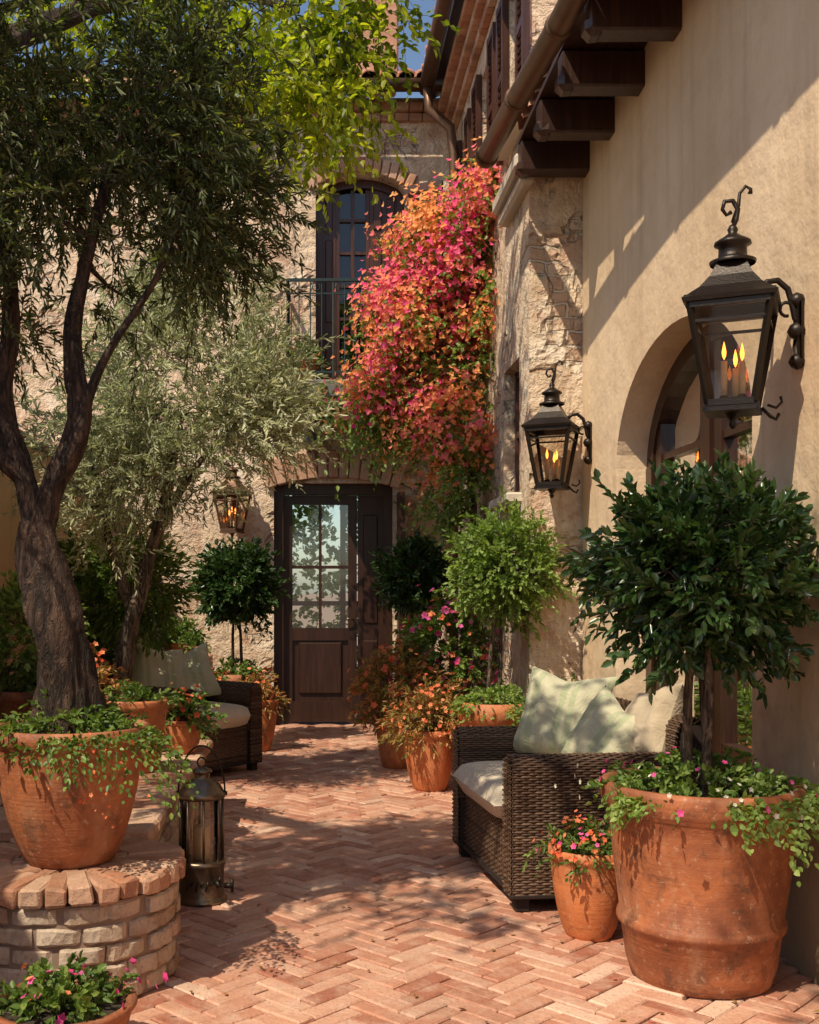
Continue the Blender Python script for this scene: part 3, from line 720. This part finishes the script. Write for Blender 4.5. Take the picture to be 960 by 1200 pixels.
# ------------------------------------------------------------ wicker armchair
def weave(acc,f,Lu,Lv,su,sv,amp,th):
    nu=max(3,int(Lu/(su/2))+1); us=np.linspace(0,Lu,nu); nv=int(Lv/sv)
    for j in range(nv):
        v=(j+.5)*Lv/nv
        p,nn,vd=f(us,np.full(nu,v))
        off=amp*np.where(np.arange(nu)%4==0,1,np.where(np.arange(nu)%4==2,-1,0))*(1 if j%2 else -1)
        c=p+nn*off[:,None]; h=Lv/nv*.54
        V=np.stack([c+nn*th,c+vd*h,c-nn*th,c-vd*h],1).reshape(-1,3)
        k=np.arange(nu-1)[:,None,None]*4
        Q=(np.array([[q,(q+1)%4,4+(q+1)%4,4+q] for q in range(4)])[None]+k).reshape(-1,4)
        acc.append((V,Q,np.full(len(V),rng.uniform(0,1))))
def chair_mesh(Wd,D,su=.028,sv=.0105):
    AH,BH,AT=.63,.78,.125; acc=[]; back=MB()
    def uprof(h,inner,r,z0):
        L1=h-r-z0;L2=PI*r;L3=h-r-inner
        def g(v):
            v=np.asarray(v,float)
            a=np.where(v<L1,-r,np.where(v<L1+L2,-r*np.cos((v-L1)/r),r)); z=np.where(v<L1,z0+v,np.where(v<L1+L2,h-r+r*np.sin((v-L1)/r),h-r-(v-L1-L2)))
            na=np.where(v<L1,-1,np.where(v<L1+L2,-np.cos((v-L1)/r),1)); nz=np.where(v<L1,0,np.where(v<L1+L2,np.sin((v-L1)/r),0))
            return a,z,na,nz
        return g,L1+L2+L3
    for sg in(-1,1):
        g_,L=uprof(AH,.30,AT/2,.07); xc=sg*(Wd/2-AT/2)
        def f(u,v,g_=g_,xc=xc,sg=sg):
            a,z,na,nz=g_(v); o=np.zeros_like(u)
            return np.stack([xc-sg*a,-D/2+u,z],1),np.stack([-sg*na,o,nz],1),np.stack([-sg*nz,o,-na],1)
        weave(acc,f,D,L,su,sv,.003,.0035)
        for (yy,ny) in((-D/2-.002,-1),(D/2+.002,1)):
            z=.07;jj=0
            while z<AH-.006:
                r=AT/2; hw=r if z<AH-r else math.sqrt(max(1e-5,r*r-(z-AH+r)**2))
                us=np.linspace(-hw,hw,9)
                c=np.stack([xc+us,np.full(9,yy),np.full(9,z)],1); par=1 if jj%2 else -1
                c[:,1]+=ny*.003*np.array([1,0,-1,0,1,0,-1,0,1])*par
                nn=np.array([0,ny,0]);vd=np.array([0,0,1.])
                V=np.stack([c+nn*.004,c+vd*sv*.54,c-nn*.004,c-vd*sv*.54],1).reshape(-1,3)
                k=np.arange(8)[:,None,None]*4
                Q=(np.array([[q,(q+1)%4,4+(q+1)%4,4+q] for q in range(4)])[None]+k).reshape(-1,4)
                acc.append((V,Q,np.full(len(V),rng.uniform(0,1)))); z+=sv;jj+=1
        back.box((xc,0,(AH-.07+.08)/2),(AT-.012,D-.012,AH-.14),r=.5)
        vs=[];m=10
        for yy in(-D/2+.006,D/2-.006):
            for i in range(m+1): w=PI*i/m; vs.append((xc+math.cos(w)*(AT/2-.006),yy,AH-AT/2+math.sin(w)*(AT/2-.006)))
        back.add(vs,[(i,i+1,m+2+i,m+1+i) for i in range(m)]+[tuple(range(m+1)),tuple(range(m+1,2*m+2))])
    g_,L=uprof(BH,.30,.065,.07)
    def fb(u,v):
        a,z,na,nz=g_(v); o=np.zeros_like(u); lean=np.maximum(0,z-.4)*.12
        return np.stack([-Wd/2+u,D/2-.065-a+lean,z],1),np.stack([o,-na,nz],1),np.stack([o,-nz,-na],1)
    weave(acc,fb,Wd,L,su,sv,.003,.0035)
    back.box((0,D/2-.04,.42),(Wd-.014,.09,.66),Matrix.Rotation(-.06,3,'X'),r=.5)
    def ff(u,v):
        o=np.zeros_like(u); return np.stack([-Wd/2+AT+u,o-D/2+.03,.07+v],1),np.stack([o,o-1,o],1),np.stack([o,o,o+1],1)
    weave(acc,ff,Wd-2*AT,.27,su,sv,.003,.0035)
    back.box((0,-D/2+.06,.20),(Wd-2*AT,.04,.25),r=.5); back.box((0,0,.30),(Wd-2*AT,D-.12,.06),r=.5)
    for sx in(-1,1):
        for sy in(-1,1): back.box((sx*(Wd/2-.05),sy*(D/2-.05),.035),(.06,.06,.07),r=.5,bev=.006)
    for sx in(-1,1): back.box((sx*(Wd/2-AT/2),0,.068),(AT+.01,D+.012,.022),r=.5,bev=.006)
    back.box((0,-D/2+.03,.068),(Wd-2*AT,.03,.022),r=.5)
    o=0;Vs=[];Qs=[];Rs=[]
    for V,Q,R in acc: Vs.append(V);Qs.append(Q+o);Rs.append(R);o+=len(V)
    return np.concatenate(Vs),np.concatenate(Qs),np.concatenate(Rs),back
def rbox(name,size,mat,parent,loc,puff=.02,seed=0):
    n=18; sx,sy,sz=size[0]/2,size[1]/2,size[2]/2
    mb=MB(); vs=[];fs=[]
    for side in(1,-1):
        for i in range(n+1):
            for j in range(n+1):
                u=-1+2*i/n;v=-1+2*j/n
                e=(1-abs(u)**8)*(1-abs(v)**8); rx=sx*(1-.02*(1-e));ry=sy*(1-.02*(1-e))
                z=side*(sz*(e**.35)+puff*(1-u*u)*(1-v*v))+.006*noise.noise(Vector((u*2+seed,v*2,side)))
                vs.append((u*rx,v*ry,z))
    st=(n+1)*(n+1)
    for s_ in range(2):
        for i in range(n):
            for j in range(n):
                a=s_*st+i*(n+1)+j; fs.append((a,a+n+1,a+n+2,a+1))
    mb.add(vs,fs,.5); o=mb.obj(name,mat,parent,True); o.location=loc; return o
def armchair(loc,rz,Wd=.76,D=.76,sv=.0105):
    cv=chair_mesh(Wd,D,.028,sv)
    e=empty('wicker_armchair',loc,rz)
    npmesh('woven_cane',cv[0],cv[1],cv[2],M['wick'],e); cv[3].obj('frame',M['wickb'],e)
    rbox('seat_cushion',(Wd-.255,D-.10,.15),M['cush'],e,(0,-.095,.41),.02)
    return e
def pillow(s,t,loc,rot,mat,seed=0):
    n=30; vs=[];fs=[]
    for side in(1,-1):
        for i in range(n+1):
            for j in range(n+1):
                u=-1+2*i/n;v=-1+2*j/n
                pin=1-.13*(1-u*u)*abs(v)**2; pin2=1-.13*(1-v*v)*abs(u)**2
                e=max(0,(1-u**4)*(1-v**4))**.6
                wr=.018*noise.noise(Vector((u*2.2+seed,v*2.2,side*.3)))+.014*noise.noise(Vector((u*5+seed,v*5,side)))*(u*u+v*v)
                z=side*(t/2*e*(1-.2*math.exp(-(u*u*6))*max(0,v)))+wr*e
                vs.append((u*s/2*pin2,v*s/2*pin-(.03*math.exp(-u*u*5)*max(0,v)),z))
    st=(n+1)*(n+1)
    for s_ in range(2):
        for i in range(n):
            for j in range(n):
                a=s_*st+i*(n+1)+j; fs.append((a,a+n+1,a+n+2,a+1))
    mb=MB(); mb.add(vs,fs,.5)
    o=mb.obj('throw_pillow',mat,None,True); o.location=loc; o.rotation_euler=rot
    return o
R=math.radians
armchair((1.125,5.02,0),R(-84),1.04,.78)
armchair((-.93,7.95,0),R(52),.78,.76,.014)
pillow(.46,.19,(1.19,5.34,.70),(R(68),R(4),R(-40)),M['pil'],1)
pillow(.40,.17,(1.30,4.93,.64),(R(62),R(18),R(-66)),M['pil'],4)
pillow(.36,.16,(1.45,4.80,.72),(R(66),R(-12),R(-78)),M['pil2'],7)
pillow(.48,.18,(-1.13,7.92,.70),(R(62),R(10),R(36)),M['pil'],2)
pillow(.44,.18,(-.94,8.12,.68),(R(62),R(-12),R(20)),M['pil'],9)
# ------------------------------------------------------------ lanterns
def wall_lantern(loc,rz,spin=.5,metal='iron'):
    e=empty('wall_lantern',loc,rz); mb=MB(); wt,wb,h=.18,.105,.33
    C=lambda r,z,k:(r*math.cos(spin+k*PI/2),r*math.sin(spin+k*PI/2),z)
    for k in range(4):
        mb.beam(C(wb,0,k),C(wt,h,k),.018); 
        mb.beam(C(wb,0,k),C(wb,0,k+1),.022); mb.beam(C(wt,h,k),C(wt,h,k+1),.024)
        mb.beam(C(wb+.012,-.022,k),C(wb+.012,-.022,k+1),.016)
        mb.beam(C(wt-.012,h-.055,k),C(wt-.012,h-.055,k+1),.010)
        mb.box(Vector(C(wt+.01,h+.02,k)),(.022,.022,.022),Matrix.Rotation(spin+k*PI/2+PI/4,3,'Z'))
    mb.lathe([(0,-.03),(wb,-.03),(wb+.005,-.01),(0,-.01)],4,rot=spin)
    mb.lathe([(wt-.01,h+.004),(wt+.03,h+.008),(wt+.035,h+.022),(wt+.01,h+.035),(wt*.78,h+.065),(wt*.55,h+.105),(wt*.38,h+.15),(wt*.30,h+.165)],4,rot=spin)
    mb.obj('frame',M[metal],e)
    mb=MB()
    mb.lathe([(.075,h+.155),(.078,h+.165),(.055,h+.172),(.048,h+.18),(.046,h+.215),(.062,h+.222),(.060,h+.232),(.03,h+.25),(.014,h+.262),(.018,h+.275),(.01,h+.29),(0,h+.292)],20)
    mb.lathe([(0,-.085),(.008,-.08),(.014,-.068),(.008,-.056),(.018,-.045),(.03,-.03)],14)
    pts=[(0,0,h+.28),(.012,0,h+.31),(.018,0,h+.345),(.0,0,h+.375),(-.028,0,h+.372),(-.036,0,h+.345),(-.022,0,h+.325),(-.006,0,h+.335)]
    mb.tube(pts,[.008,.009,.009,.008,.008,.007,.006,.008],8)
    pts=[(0,0,h+.30),(.02,0,h+.36),(.024,0,h+.40),(.045,0,h+.425),(.062,0,h+.415),(.06,0,h+.40)]
    mb.tube(pts,[.007,.007,.006,.006,.006,.009],8)
    arm=[(.09,0,h+.065),(.12,0,h+.095),(.155,0,h+.10),(.19,0,h+.07),(.205,0,h+.02),(.215,0,h-.03),(.235,0,h-.06)]
    mb.tube(arm,[.011]*7,8)
    cur=[(.215,0,h-.02)]+[(.185+.022*math.cos(a),0,h+.0+.024*math.sin(a)) for a in np.linspace(0,PI*1.6,10)]
    mb.tube(cur,.006,6)
    mb.tube([(.12,0,.0),(.15,0,-.01),(.17,0,.01),(.165,0,.03)],.005,6); mb.tube([(.10,0,-.01),(.13,0,-.04),(.15,0,-.05),(.16,0,-.03)],.006,6)
    mb.box((.228,0,h-.075),(.022,.055,.21),bev=.008)
    for zc,rr in((h+.03,.03),(h-.18,.03),(h-.075,.034)): mb.lathe([(0,-rr),(rr*.7,-rr*.6),(rr,0),(rr*.7,rr*.6),(0,rr)],10,(.222,0,zc))
    mb.obj('bracket_and_finial',M[metal],e,True)
    mb=MB(); 
    for k in range(4): mb.add([C(wb-.004,.01,k),C(wb-.004,.01,k+1),C(wt-.004,h-.01,k+1),C(wt-.004,h-.01,k)],[(0,1,2,3)])
    mb.obj('glass_panes',M['lglass'],e)
    mb=MB();fl=MB();ba=MB()
    for (x,y,hh) in((-.03,.0,.12),(.02,.028,.10),(.022,-.028,.11)):
        mb.lathe([(0,0),(.011,0),(.011,hh),(0,hh)],10,(x,y,.03)); fl.lathe([(0,0),(.006,.012),(.008,.026),(.005,.044),(0,.064)],8,(x,y,.035+hh)); ba.lathe([(0,0),(.022,.0),(.022,.008),(.012,.02),(0,.02)],10,(x,y,.012))
    mb.obj('candle_tubes',M['wax'],e,True); fl.obj('flames',M['flame'],e,True); ba.obj('candle_cups',M[metal],e,True)
    return e
wall_lantern((1.44,3.83,1.945),0,.35)
wall_lantern((1.44,6.76,1.945),0,.35)
wall_lantern((-.78,10.36,1.86),R(90),.4,'copper')
fe=empty('floor_lantern',(-.48,4.67,0)); mb=MB()
mb.lathe([(0,0),(.105,0),(.108,.012),(.098,.02),(.095,.03),(.095,.15),(.100,.155),(.100,.170),(.092,.175),(.088,.175),(.0,.175)],32)
mb.lathe([(.093,.43),(.100,.435),(.103,.445),(.100,.455),(.092,.462),(.080,.485),(.055,.505),(.035,.515),(.034,.535),(.045,.54),(.043,.548),(.015,.56),(.0,.565)],32)
for k in range(8):
    a=k*PI/4+.2; mb.beam((.090*math.cos(a),.090*math.sin(a),.17),(.090*math.cos(a),.090*math.sin(a),.44),.010)
mb.obj('metal_body',M['pewter'],fe,True)
mb=MB(); mb.tube([(.098*math.cos(a),0,.45+.20*math.sin(a)) for a in np.linspace(0,PI,20)],.004,6)
mb.tube([(.018*math.cos(a),0,.58+.02*math.sin(a)) for a in np.linspace(0,2*PI,14)],.004,6)
for s in(-1,1): mb.tube([(s*.095,0,.45),(s*.108,0,.45)],.009,8)
mb.tube([(.06,-.08,.10),(.08,-.115,.10),(.085,-.125,.085)],.012,10); mb.tube([(.08,-.115,.10),(.09,-.12,.125)],.006,8)
mb.tube([(.10,-.03,.07),(.135,-.04,.07)],.012,10); mb.tube([(.132,-.04,.045),(.132,-.04,.1)],.007,8)
for k in range(6): 
    a=-PI/2-.6+k*.22; mb.tube([(.097*math.cos(a),.097*math.sin(a),.06+.02*(k%2)),(.098*math.cos(a+.1),.098*math.sin(a+.1),.10)],.004,5)
mb.obj('handle_and_tap',M['iron'],fe,True)
mb=MB(); mb.lathe([(.084,.17),(.084,.44)],28); mb.obj('glass_cylinder',M['lglass'],fe,True)
mb=MB(); mb.lathe([(0,.176),(.036,.176),(.036,.31),(.03,.315),(0,.312)],20); mb.obj('candle',M['wax'],fe,True)
# ------------------------------------------------------------ plants right
topiary('potted_laurel_tree',1.30,3.75,0,.325,.66,'taper','tc1',1.37,(.35,.35,.32),M['dkgreen'],950,.14,11,.048,.022,
  under=[(M['green'],230,1.05,.14,.026,.018,[(M['pink'],26,.012)]),(M['ltgreen'],110,1.12,.10,.022,.017,[(M['white'],70,.010)])],lump=.32,tr=.018,dj=.95)
e=empty('trailing_creeper',(1.30,3.75,.62))
for k,(a,l) in enumerate([(-1.2,.2),(-.9,.26),(-.6,.3),(-.3,.22),(-1.5,.12),(.0,.2),(-2.6,.10)]):
    o=np.array([[math.cos(a+j*.05)*.30,math.sin(a+j*.05)*.30,.02] for j in range(-3,4)]); d=nrm(np.array([[math.cos(a+j*.05),math.sin(a+j*.05),.1] for j in range(-3,4)]))
    leaves('foliage_%d'%k,*sprig(o,d,l*rng.uniform(.6,1.1,7),22,.024,.018,np.full(7,.55),.8,.95),M['ltgreen'],e)
potted('potted_flowers',1.035,4.2,0,.15,.335,'round','tc2',1.05,.11,M['green'],150,.09,8,.028,.013,[(M['orange'],130,.012),(M['pink'],40,.012)])
topiary('potted_privet_tree',1.12,7.0,0,.225,.60,'plain','tc2',1.44,(.35,.35,.35),M['ltgreen'],1000,.13,10,.036,.020,
  under=[(M['ltgreen'],150,1.1,.14,.035,.02,None)],lump=.28,stems_n=2,cx=.07,dj=.9)
potted('potted_fern',.745,7.25,0,.18,.40,'round','tc2',1.45,.36,M['rust'],330,.16,11,.045,.012,[(M['orange'],120,.017)],droop=.5)
bushp=empty('flowering_shrub',(1.0,8.3,0)); pot(bushp,0,0,0,.2,.4,'plain','tc3')
bush(bushp,'foliage',(0,0,.85),(.33,.3,.42),380,.14,10,.05,.022,M['green'],fl=[(M['pink'],150,.026),(M['orange'],120,.026)],lump=.25)
bushp=empty('flowering_shrub',(.60,8.15,0)); pot(bushp,0,0,0,.17,.36,'plain','tc2')
bush(bushp,'foliage',(0,0,.58),(.27,.24,.30),260,.14,10,.045,.018,M['rust'],fl=[(M['orange'],160,.024)],lump=.25)
topiary('potted_bay_tree',.80,9.2,0,.2,.48,'plain','tc3',1.43,(.29,.29,.30),M['dkgreen'],600,.12,9,.05,.026,
   under=[(M['green'],100,1.1,.18,.04,.02,[(M['orange'],30,.022)])],lump=.22,stems_n=1)
e=empty('boxwood_shrub',(1.42,6.45,0)); pot(e,0,0,0,.16,.36,'plain','tc3'); bush(e,'foliage',(0,0,.55),(.23,.23,.24),330,.11,9,.03,.016,M['green'],lump=.2)
potted('potted_geranium',.98,9.9,0,.16,.34,'plain','tc2',1.35,.30,M['green'],170,.12,8,.045,.03,[(M['pink'],60,.024)])
# ------------------------------------------------------------ bougainvillea
bg=empty('bougainvillea',(1.2,9.0,0)); off=Vector((1.2,9.0,0))
ell=[(1.02,8.9,3.95,.42,.40,.38,32),(.80,8.9,3.5,.44,.35,.40,32),(.92,8.8,3.15,.50,.40,.38,34),(.62,8.9,2.80,.40,.35,.34,28),(1.12,8.7,2.55,.42,.36,.38,26),(1.12,8.7,2.10,.28,.3,.30,16),(1.3,8.6,3.6,.25,.4,.5,18),(1.25,8.5,4.15,.26,.35,.26,12),(.5,9.0,2.75,.28,.3,.22,10)]
mb=MB(); nodes=[]
tr=[(1.28,9.0,.1),(1.22,8.95,1.0),(1.27,8.9,2.0),(1.15,8.9,2.9),(1.22,8.85,3.7),(1.1,8.85,4.1)]
mb.tube([Vector(q)-off for q in tr],[.03,.028,.025,.022,.018,.012],8,wob=.2)
nodes=[(Vector(q)-off,.02) for q in tr[1:]]
cl=[c-off for c in crown_clumps(ell,-.22,2.5)]
grow(mb,nodes,cl,nodes[0][0]); mb.obj('stems',M['bark2'],bg,True)
C=np.array([tuple(c) for c in cl]); sper=10; n_=len(C)*sper
o=np.repeat(C,sper,0)+rng.normal(0,.06,(n_,3)); d=ru(n_)+np.array([-.35,-.45,-.1]); d=nrm(d)
leaves('leaves',*sprig(o,d,.19*rng.uniform(.6,1.3,n_),9,.046,.026,rng.uniform(.5,1.,n_),.8,.35),M['green'],bg)
tone=np.array([ (.52+.95*noise.noise((c+off)*2.6+Vector((7.1,0,1)))-.25*max(0,(c+off).x-1.05)) for c in cl]); keep=np.array([noise.noise((c+off)*2.6+Vector((9,2,0)))>-.18-.3*((c+off).z-3) for c in cl])
C2=C[keep]; T2=tone[keep]; sp=84; m_=len(C2)*sp
outd=ru(m_)*np.array([1,1,1.]); outd[:,0]-=.4; outd[:,1]-=.7; outd[:,2]+=.3; outd=nrm(outd)
pp=np.repeat(C2,sp,0)+rng.normal(0,.08,(m_,3))+outd*rng.uniform(.05,.23,(m_,1))
flowers('bracts',pp,outd,.027,np.repeat(T2,sp)+rng.normal(0,.12,m_),M['boug'],bg,3)
e=empty('climbing_vine',(.6,9.9,3.0))
for k in range(16):
    o=np.array([[rng.uniform(-.95,.35),rng.uniform(-.1,.05),rng.uniform(-.1,.1)]])+rng.normal(0,.03,(3,3)); d=nrm(np.array([[rng.uniform(-.7,.3),-.2,-.15]])+rng.normal(0,.15,(3,3)))
    leaves('strand_%d'%k,*sprig(o,d,.4*rng.uniform(.6,1.2,3),14,.055,.035,np.full(3,.6),.8,.7),M['green'],e)
potted('balcony_pot_plant',-.1,10.08,3.17,.12,.2,'plain','tc2',1.3,.2,M['green'],90,.12,8,.05,.02,[(M['orange'],20,.024)])
potted('balcony_pot_plant',.45,10.2,3.17,.12,.22,'plain','tc3',1.3,.42,M['dkgreen'],160,.12,8,.06,.02)
# ------------------------------------------------------------ left olive in pot
op=empty('terracotta_planter',(-.84,3.8,PZ)); pot(op,0,0,0,.26,.46,'round','tc1')
bush(op,'underplanting',(0,0,.42),(.24,.24,.12),240,.10,9,.028,.015,M['green'],True,droop=.5,lump=.3)
for k,(a,l) in enumerate([(-.9,.30),(-.6,.34),(-1.2,.22),(-.3,.22),(-1.5,.15)]):
    o=np.array([[math.cos(a+j*.06)*.25,math.sin(a+j*.06)*.25,.44] for j in range(-3,4)]); d=nrm(o*np.array([1,1,.2]))
    leaves('trailing_%d'%k,*sprig(o,d,l*rng.uniform(.6,1.1,7),20,.022,.014,np.full(7,.45),.8,1.0),M['green'],op)
pf=rng.normal(0,1,(36,3))*np.array([.06,.03,.08])+np.array([.13,-.27,.33]); flowers('trailing_blooms',pf,nrm(ru(36)+np.array([0,-1.2,.2])),.008,rng.uniform(0,1,36),M['orange'],op)
tree('olive_tree',(-.86,3.8,PZ),
 [([(-.86,3.8,.78),(-.85,3.8,.98),(-.88,3.8,1.18),(-.95,3.82,1.40),(-.955,3.82,1.54)],[.120,.086,.075,.070,.064]),
  ([(-.955,3.82,1.50),(-1.0,3.82,1.68),(-1.09,3.85,1.95),(-1.07,3.9,2.25),(-1.10,3.9,2.6),(-1.2,3.95,3.0)],[.050,.038,.033,.028,.020,.012]),
  ([(-.945,3.82,1.50),(-.90,3.80,1.66),(-.81,3.80,1.88),(-.84,3.85,2.2),(-.80,3.9,2.5),(-.7,4.0,2.95)],[.052,.042,.036,.028,.020,.012]),
  ([(-.82,3.80,1.85),(-.72,3.80,2.1),(-.55,3.85,2.4),(-.45,3.9,2.7)],[.018,.013,.010,.006]),
  ([(-1.0,3.82,1.68),(-1.2,3.75,1.9),(-1.4,3.7,2.3),(-1.5,3.7,2.7)],[.030,.024,.017,.010])],
 [(-.70,4.1,2.86,.52,.5,.48,56),(-1.3,3.95,2.66,.5,.5,.58,56),(-1.0,3.9,3.35,.75,.6,.40,52),(-.45,4.1,2.85,.28,.35,.34,16),(-1.5,3.5,3.1,.5,.5,.5,22)],
 10,.22,24,.042,.0082,M['olive'],M['bark'],droop=.35,upd=.1,thr=-.06,crad=.16,tonefreq=2.2,wob=.38)
tree('olive_tree',(-1.25,7.0,.4),
 [([(-1.25,7.0,.4),(-1.22,7.0,.8),(-1.15,7.0,1.15),(-1.02,7.0,1.6),(-.92,7.0,2.0),(-.85,7.0,2.4)],[.06,.05,.045,.038,.03,.018]),
  ([(-1.15,7.0,1.15),(-1.3,7.0,1.6),(-1.4,7.0,2.1)],[.035,.028,.016]),([(-1.02,7.0,1.6),(-.80,6.95,2.0),(-.5,6.9,2.35)],[.03,.022,.012])],
 [(-.80,7.0,2.62,.66,.6,.56,64),(-.38,6.9,2.42,.40,.45,.26,30),(-1.35,6.9,2.15,.42,.5,.55,44),(-1.05,6.7,2.15,.38,.4,.36,28),(-.7,7.0,3.05,.5,.5,.35,24)],
 9,.26,18,.052,.0105,M['olive2'],M['bark2'],droop=.12,upd=.3,thr=-.2,crad=.18,upb=.3)
tree('shade_tree',(-2.9,5.4,0),
 [([(-2.9,5.4,0),(-2.85,5.4,1.5),(-2.7,5.4,2.8),(-2.4,5.8,3.8),(-1.9,6.4,4.6)],[.17,.15,.13,.10,.07]),
  ([(-2.4,5.8,3.8),(-1.5,6.6,4.7),(-.8,6.8,5.0),(-.1,6.7,4.8)],[.08,.055,.035,.018]),
  ([(-2.7,5.4,2.8),(-2.3,4.2,3.9),(-1.7,2.9,4.5),(-1.1,2.0,4.9)],[.09,.07,.045,.02])],
 [(-.15,6.6,4.75,.7,.45,.46,40),(.14,6.6,4.42,.36,.35,.36,20),(-.14,6.6,4.10,.24,.3,.26,8),(-.95,6.9,5.05,.7,.4,.40,26),(-1.5,7.5,5.3,.7,.5,.4,18),(-1.2,2.2,4.9,.9,.8,.35,18),(-.5,1.4,5.0,.8,.7,.35,14),(-1.9,3.2,4.5,.6,.6,.4,11)],  # front clumps are out of view, added to dapple the foreground floor
 7,.34,12,.060,.037,M['lime'],M['bark'],droop=.4,upd=.0,thr=-.12,crad=.24,freq=1.6,upb=1.2)
# ------------------------------------------------------------ plants left
topiary('potted_bay_tree',-.66,9.35,0,.22,.60,'plain','tc3',1.36,(.36,.36,.34),M['dkgreen'],850,.12,9,.05,.026,
   under=[(M['green'],100,1.2,.16,.04,.02,None)],lump=.24,stems_n=2)
potted('potted_fern',-.47,9.0,0,.17,.42,'round','tc2',1.0,.22,M['rust'],150,.12,9,.04,.014,[(M['orange'],70,.02)])
LZ=.40
potted('potted_flowers',-.90,5.55,LZ,.165,.36,'taper','tc2',1.0,.09,M['green'],90,.08,8,.03,.016)
potted('potted_flowers',-.74,6.15,LZ,.12,.19,'round','tc2',1.2,.15,M['green'],100,.11,9,.035,.02,[(M['orange'],70,.018)])
potted('potted_shrub',-1.25,6.0,LZ,.16,.34,'plain','tc1',1.3,.28,M['rust'],190,.13,9,.04,.016,[(M['orange'],80,.018)])
e=empty('clipped_shrub',(-1.62,6.3,LZ)); pot(e,0,0,0,.2,.34,'plain','tc3'); bush(e,'foliage',(0,0,.62),(.28,.28,.40),520,.12,9,.04,.02,M['ltgreen'],lump=.1)
e=empty('myrtle_shrub',(-1.3,7.6,0)); pot(e,0,0,0,.2,.5,'plain','tc3'); bush(e,'foliage',(0.05,0,1.35),(.33,.3,.36),420,.16,10,.06,.018,M['green'],lump=.2)
mb=MB(); mb.tube([(0,0,.4),(.03,0,.8),(.05,0,1.2)],[.02,.018,.012],8); mb.obj('trunk',M['bark2'],e,True)
PZ2=.692
potted('potted_herb',-1.18,9.4,PZ2,.12,.17,'plain','tc2',1.5,.22,M['green'],130,.12,9,.05,.02)
potted('potted_herb',-1.0,9.15,PZ2,.09,.15,'plain','tc3',1.1,.10,M['green'],60,.07,7,.03,.015)
potted('potted_herb',-1.42,9.15,PZ2,.09,.10,'plain','tc2',1.2,.09,M['ltgreen'],60,.07,7,.03,.015)
potted('potted_herb',-1.35,8.6,0,.17,.5,'plain','tc2',1.2,.20,M['rust'],130,.12,8,.05,.02)
potted('potted_flowers',-.82,8.75,0,.15,.52,'plain','tc2',1.1,.16,M['green'],100,.1,8,.035,.016,[(M['orange'],60,.02)])
e=empty('oleander_shrub',(-1.75,8.3,0)); pot(e,0,0,0,.22,.5,'plain','tc3'); bush(e,'foliage',(0,0,1.15),(.32,.35,.6),520,.18,10,.08,.02,M['green'],lump=.25)
e=empty('ground_shrub',(-1.72,4.8,.40)); bush(e,'foliage',(0,0,.22),(.26,.4,.3),420,.13,9,.05,.02,M['green'],True,lump=.25)
potted('potted_flowers',-.70,3.08,0,.20,.17,'round','tc3',.9,.08,M['green'],120,.08,8,.03,.018,[(M['pink'],34,.014),(M['orange'],8,.012)])
# ------------------------------------------------------------ camera / light
cam=bpy.data.cameras.new('camera'); co=bpy.data.objects.new('camera',cam); link(co)
co.location=(0,0,1.31); co.rotation_euler=(PI/2,0,0)
cam.sensor_fit='VERTICAL'; cam.sensor_height=24; cam.lens=26; cam.shift_x=110/1200; cam.shift_y=90/1200
cam.clip_end=1500; cam.clip_start=.05
scene.camera=co
tv=Vector((.40,.45,-.80)).normalized()
sl_=bpy.data.lights.new('sun','SUN'); sl_.energy=5; sl_.angle=R(.5); sl_.color=(1,.87,.67)
so=bpy.data.objects.new('sun',sl_); link(so); so.rotation_euler=tv.to_track_quat('-Z','Y').to_euler()
w=bpy.data.worlds.new('World'); scene.world=w; w.use_nodes=True; nt=w.node_tree
sky=nt.nodes.new('ShaderNodeTexSky'); sky.sky_type='NISHITA'; sky.sun_disc=False
sky.sun_elevation=math.asin(-tv.z); sky.sun_rotation=math.atan2(-tv.x,-tv.y)
bgn=nt.nodes['Background']; nt.links.new(sky.outputs[0],bgn.inputs[0]); bgn.inputs[1].default_value=.14
scene.view_settings.view_transform='Standard'; scene.view_settings.look='None'; scene.view_settings.exposure=0
scene.cycles.max_bounces=5; scene.cycles.diffuse_bounces=3; scene.cycles.glossy_bounces=2; scene.cycles.transmission_bounces=3; scene.cycles.transparent_max_bounces=8
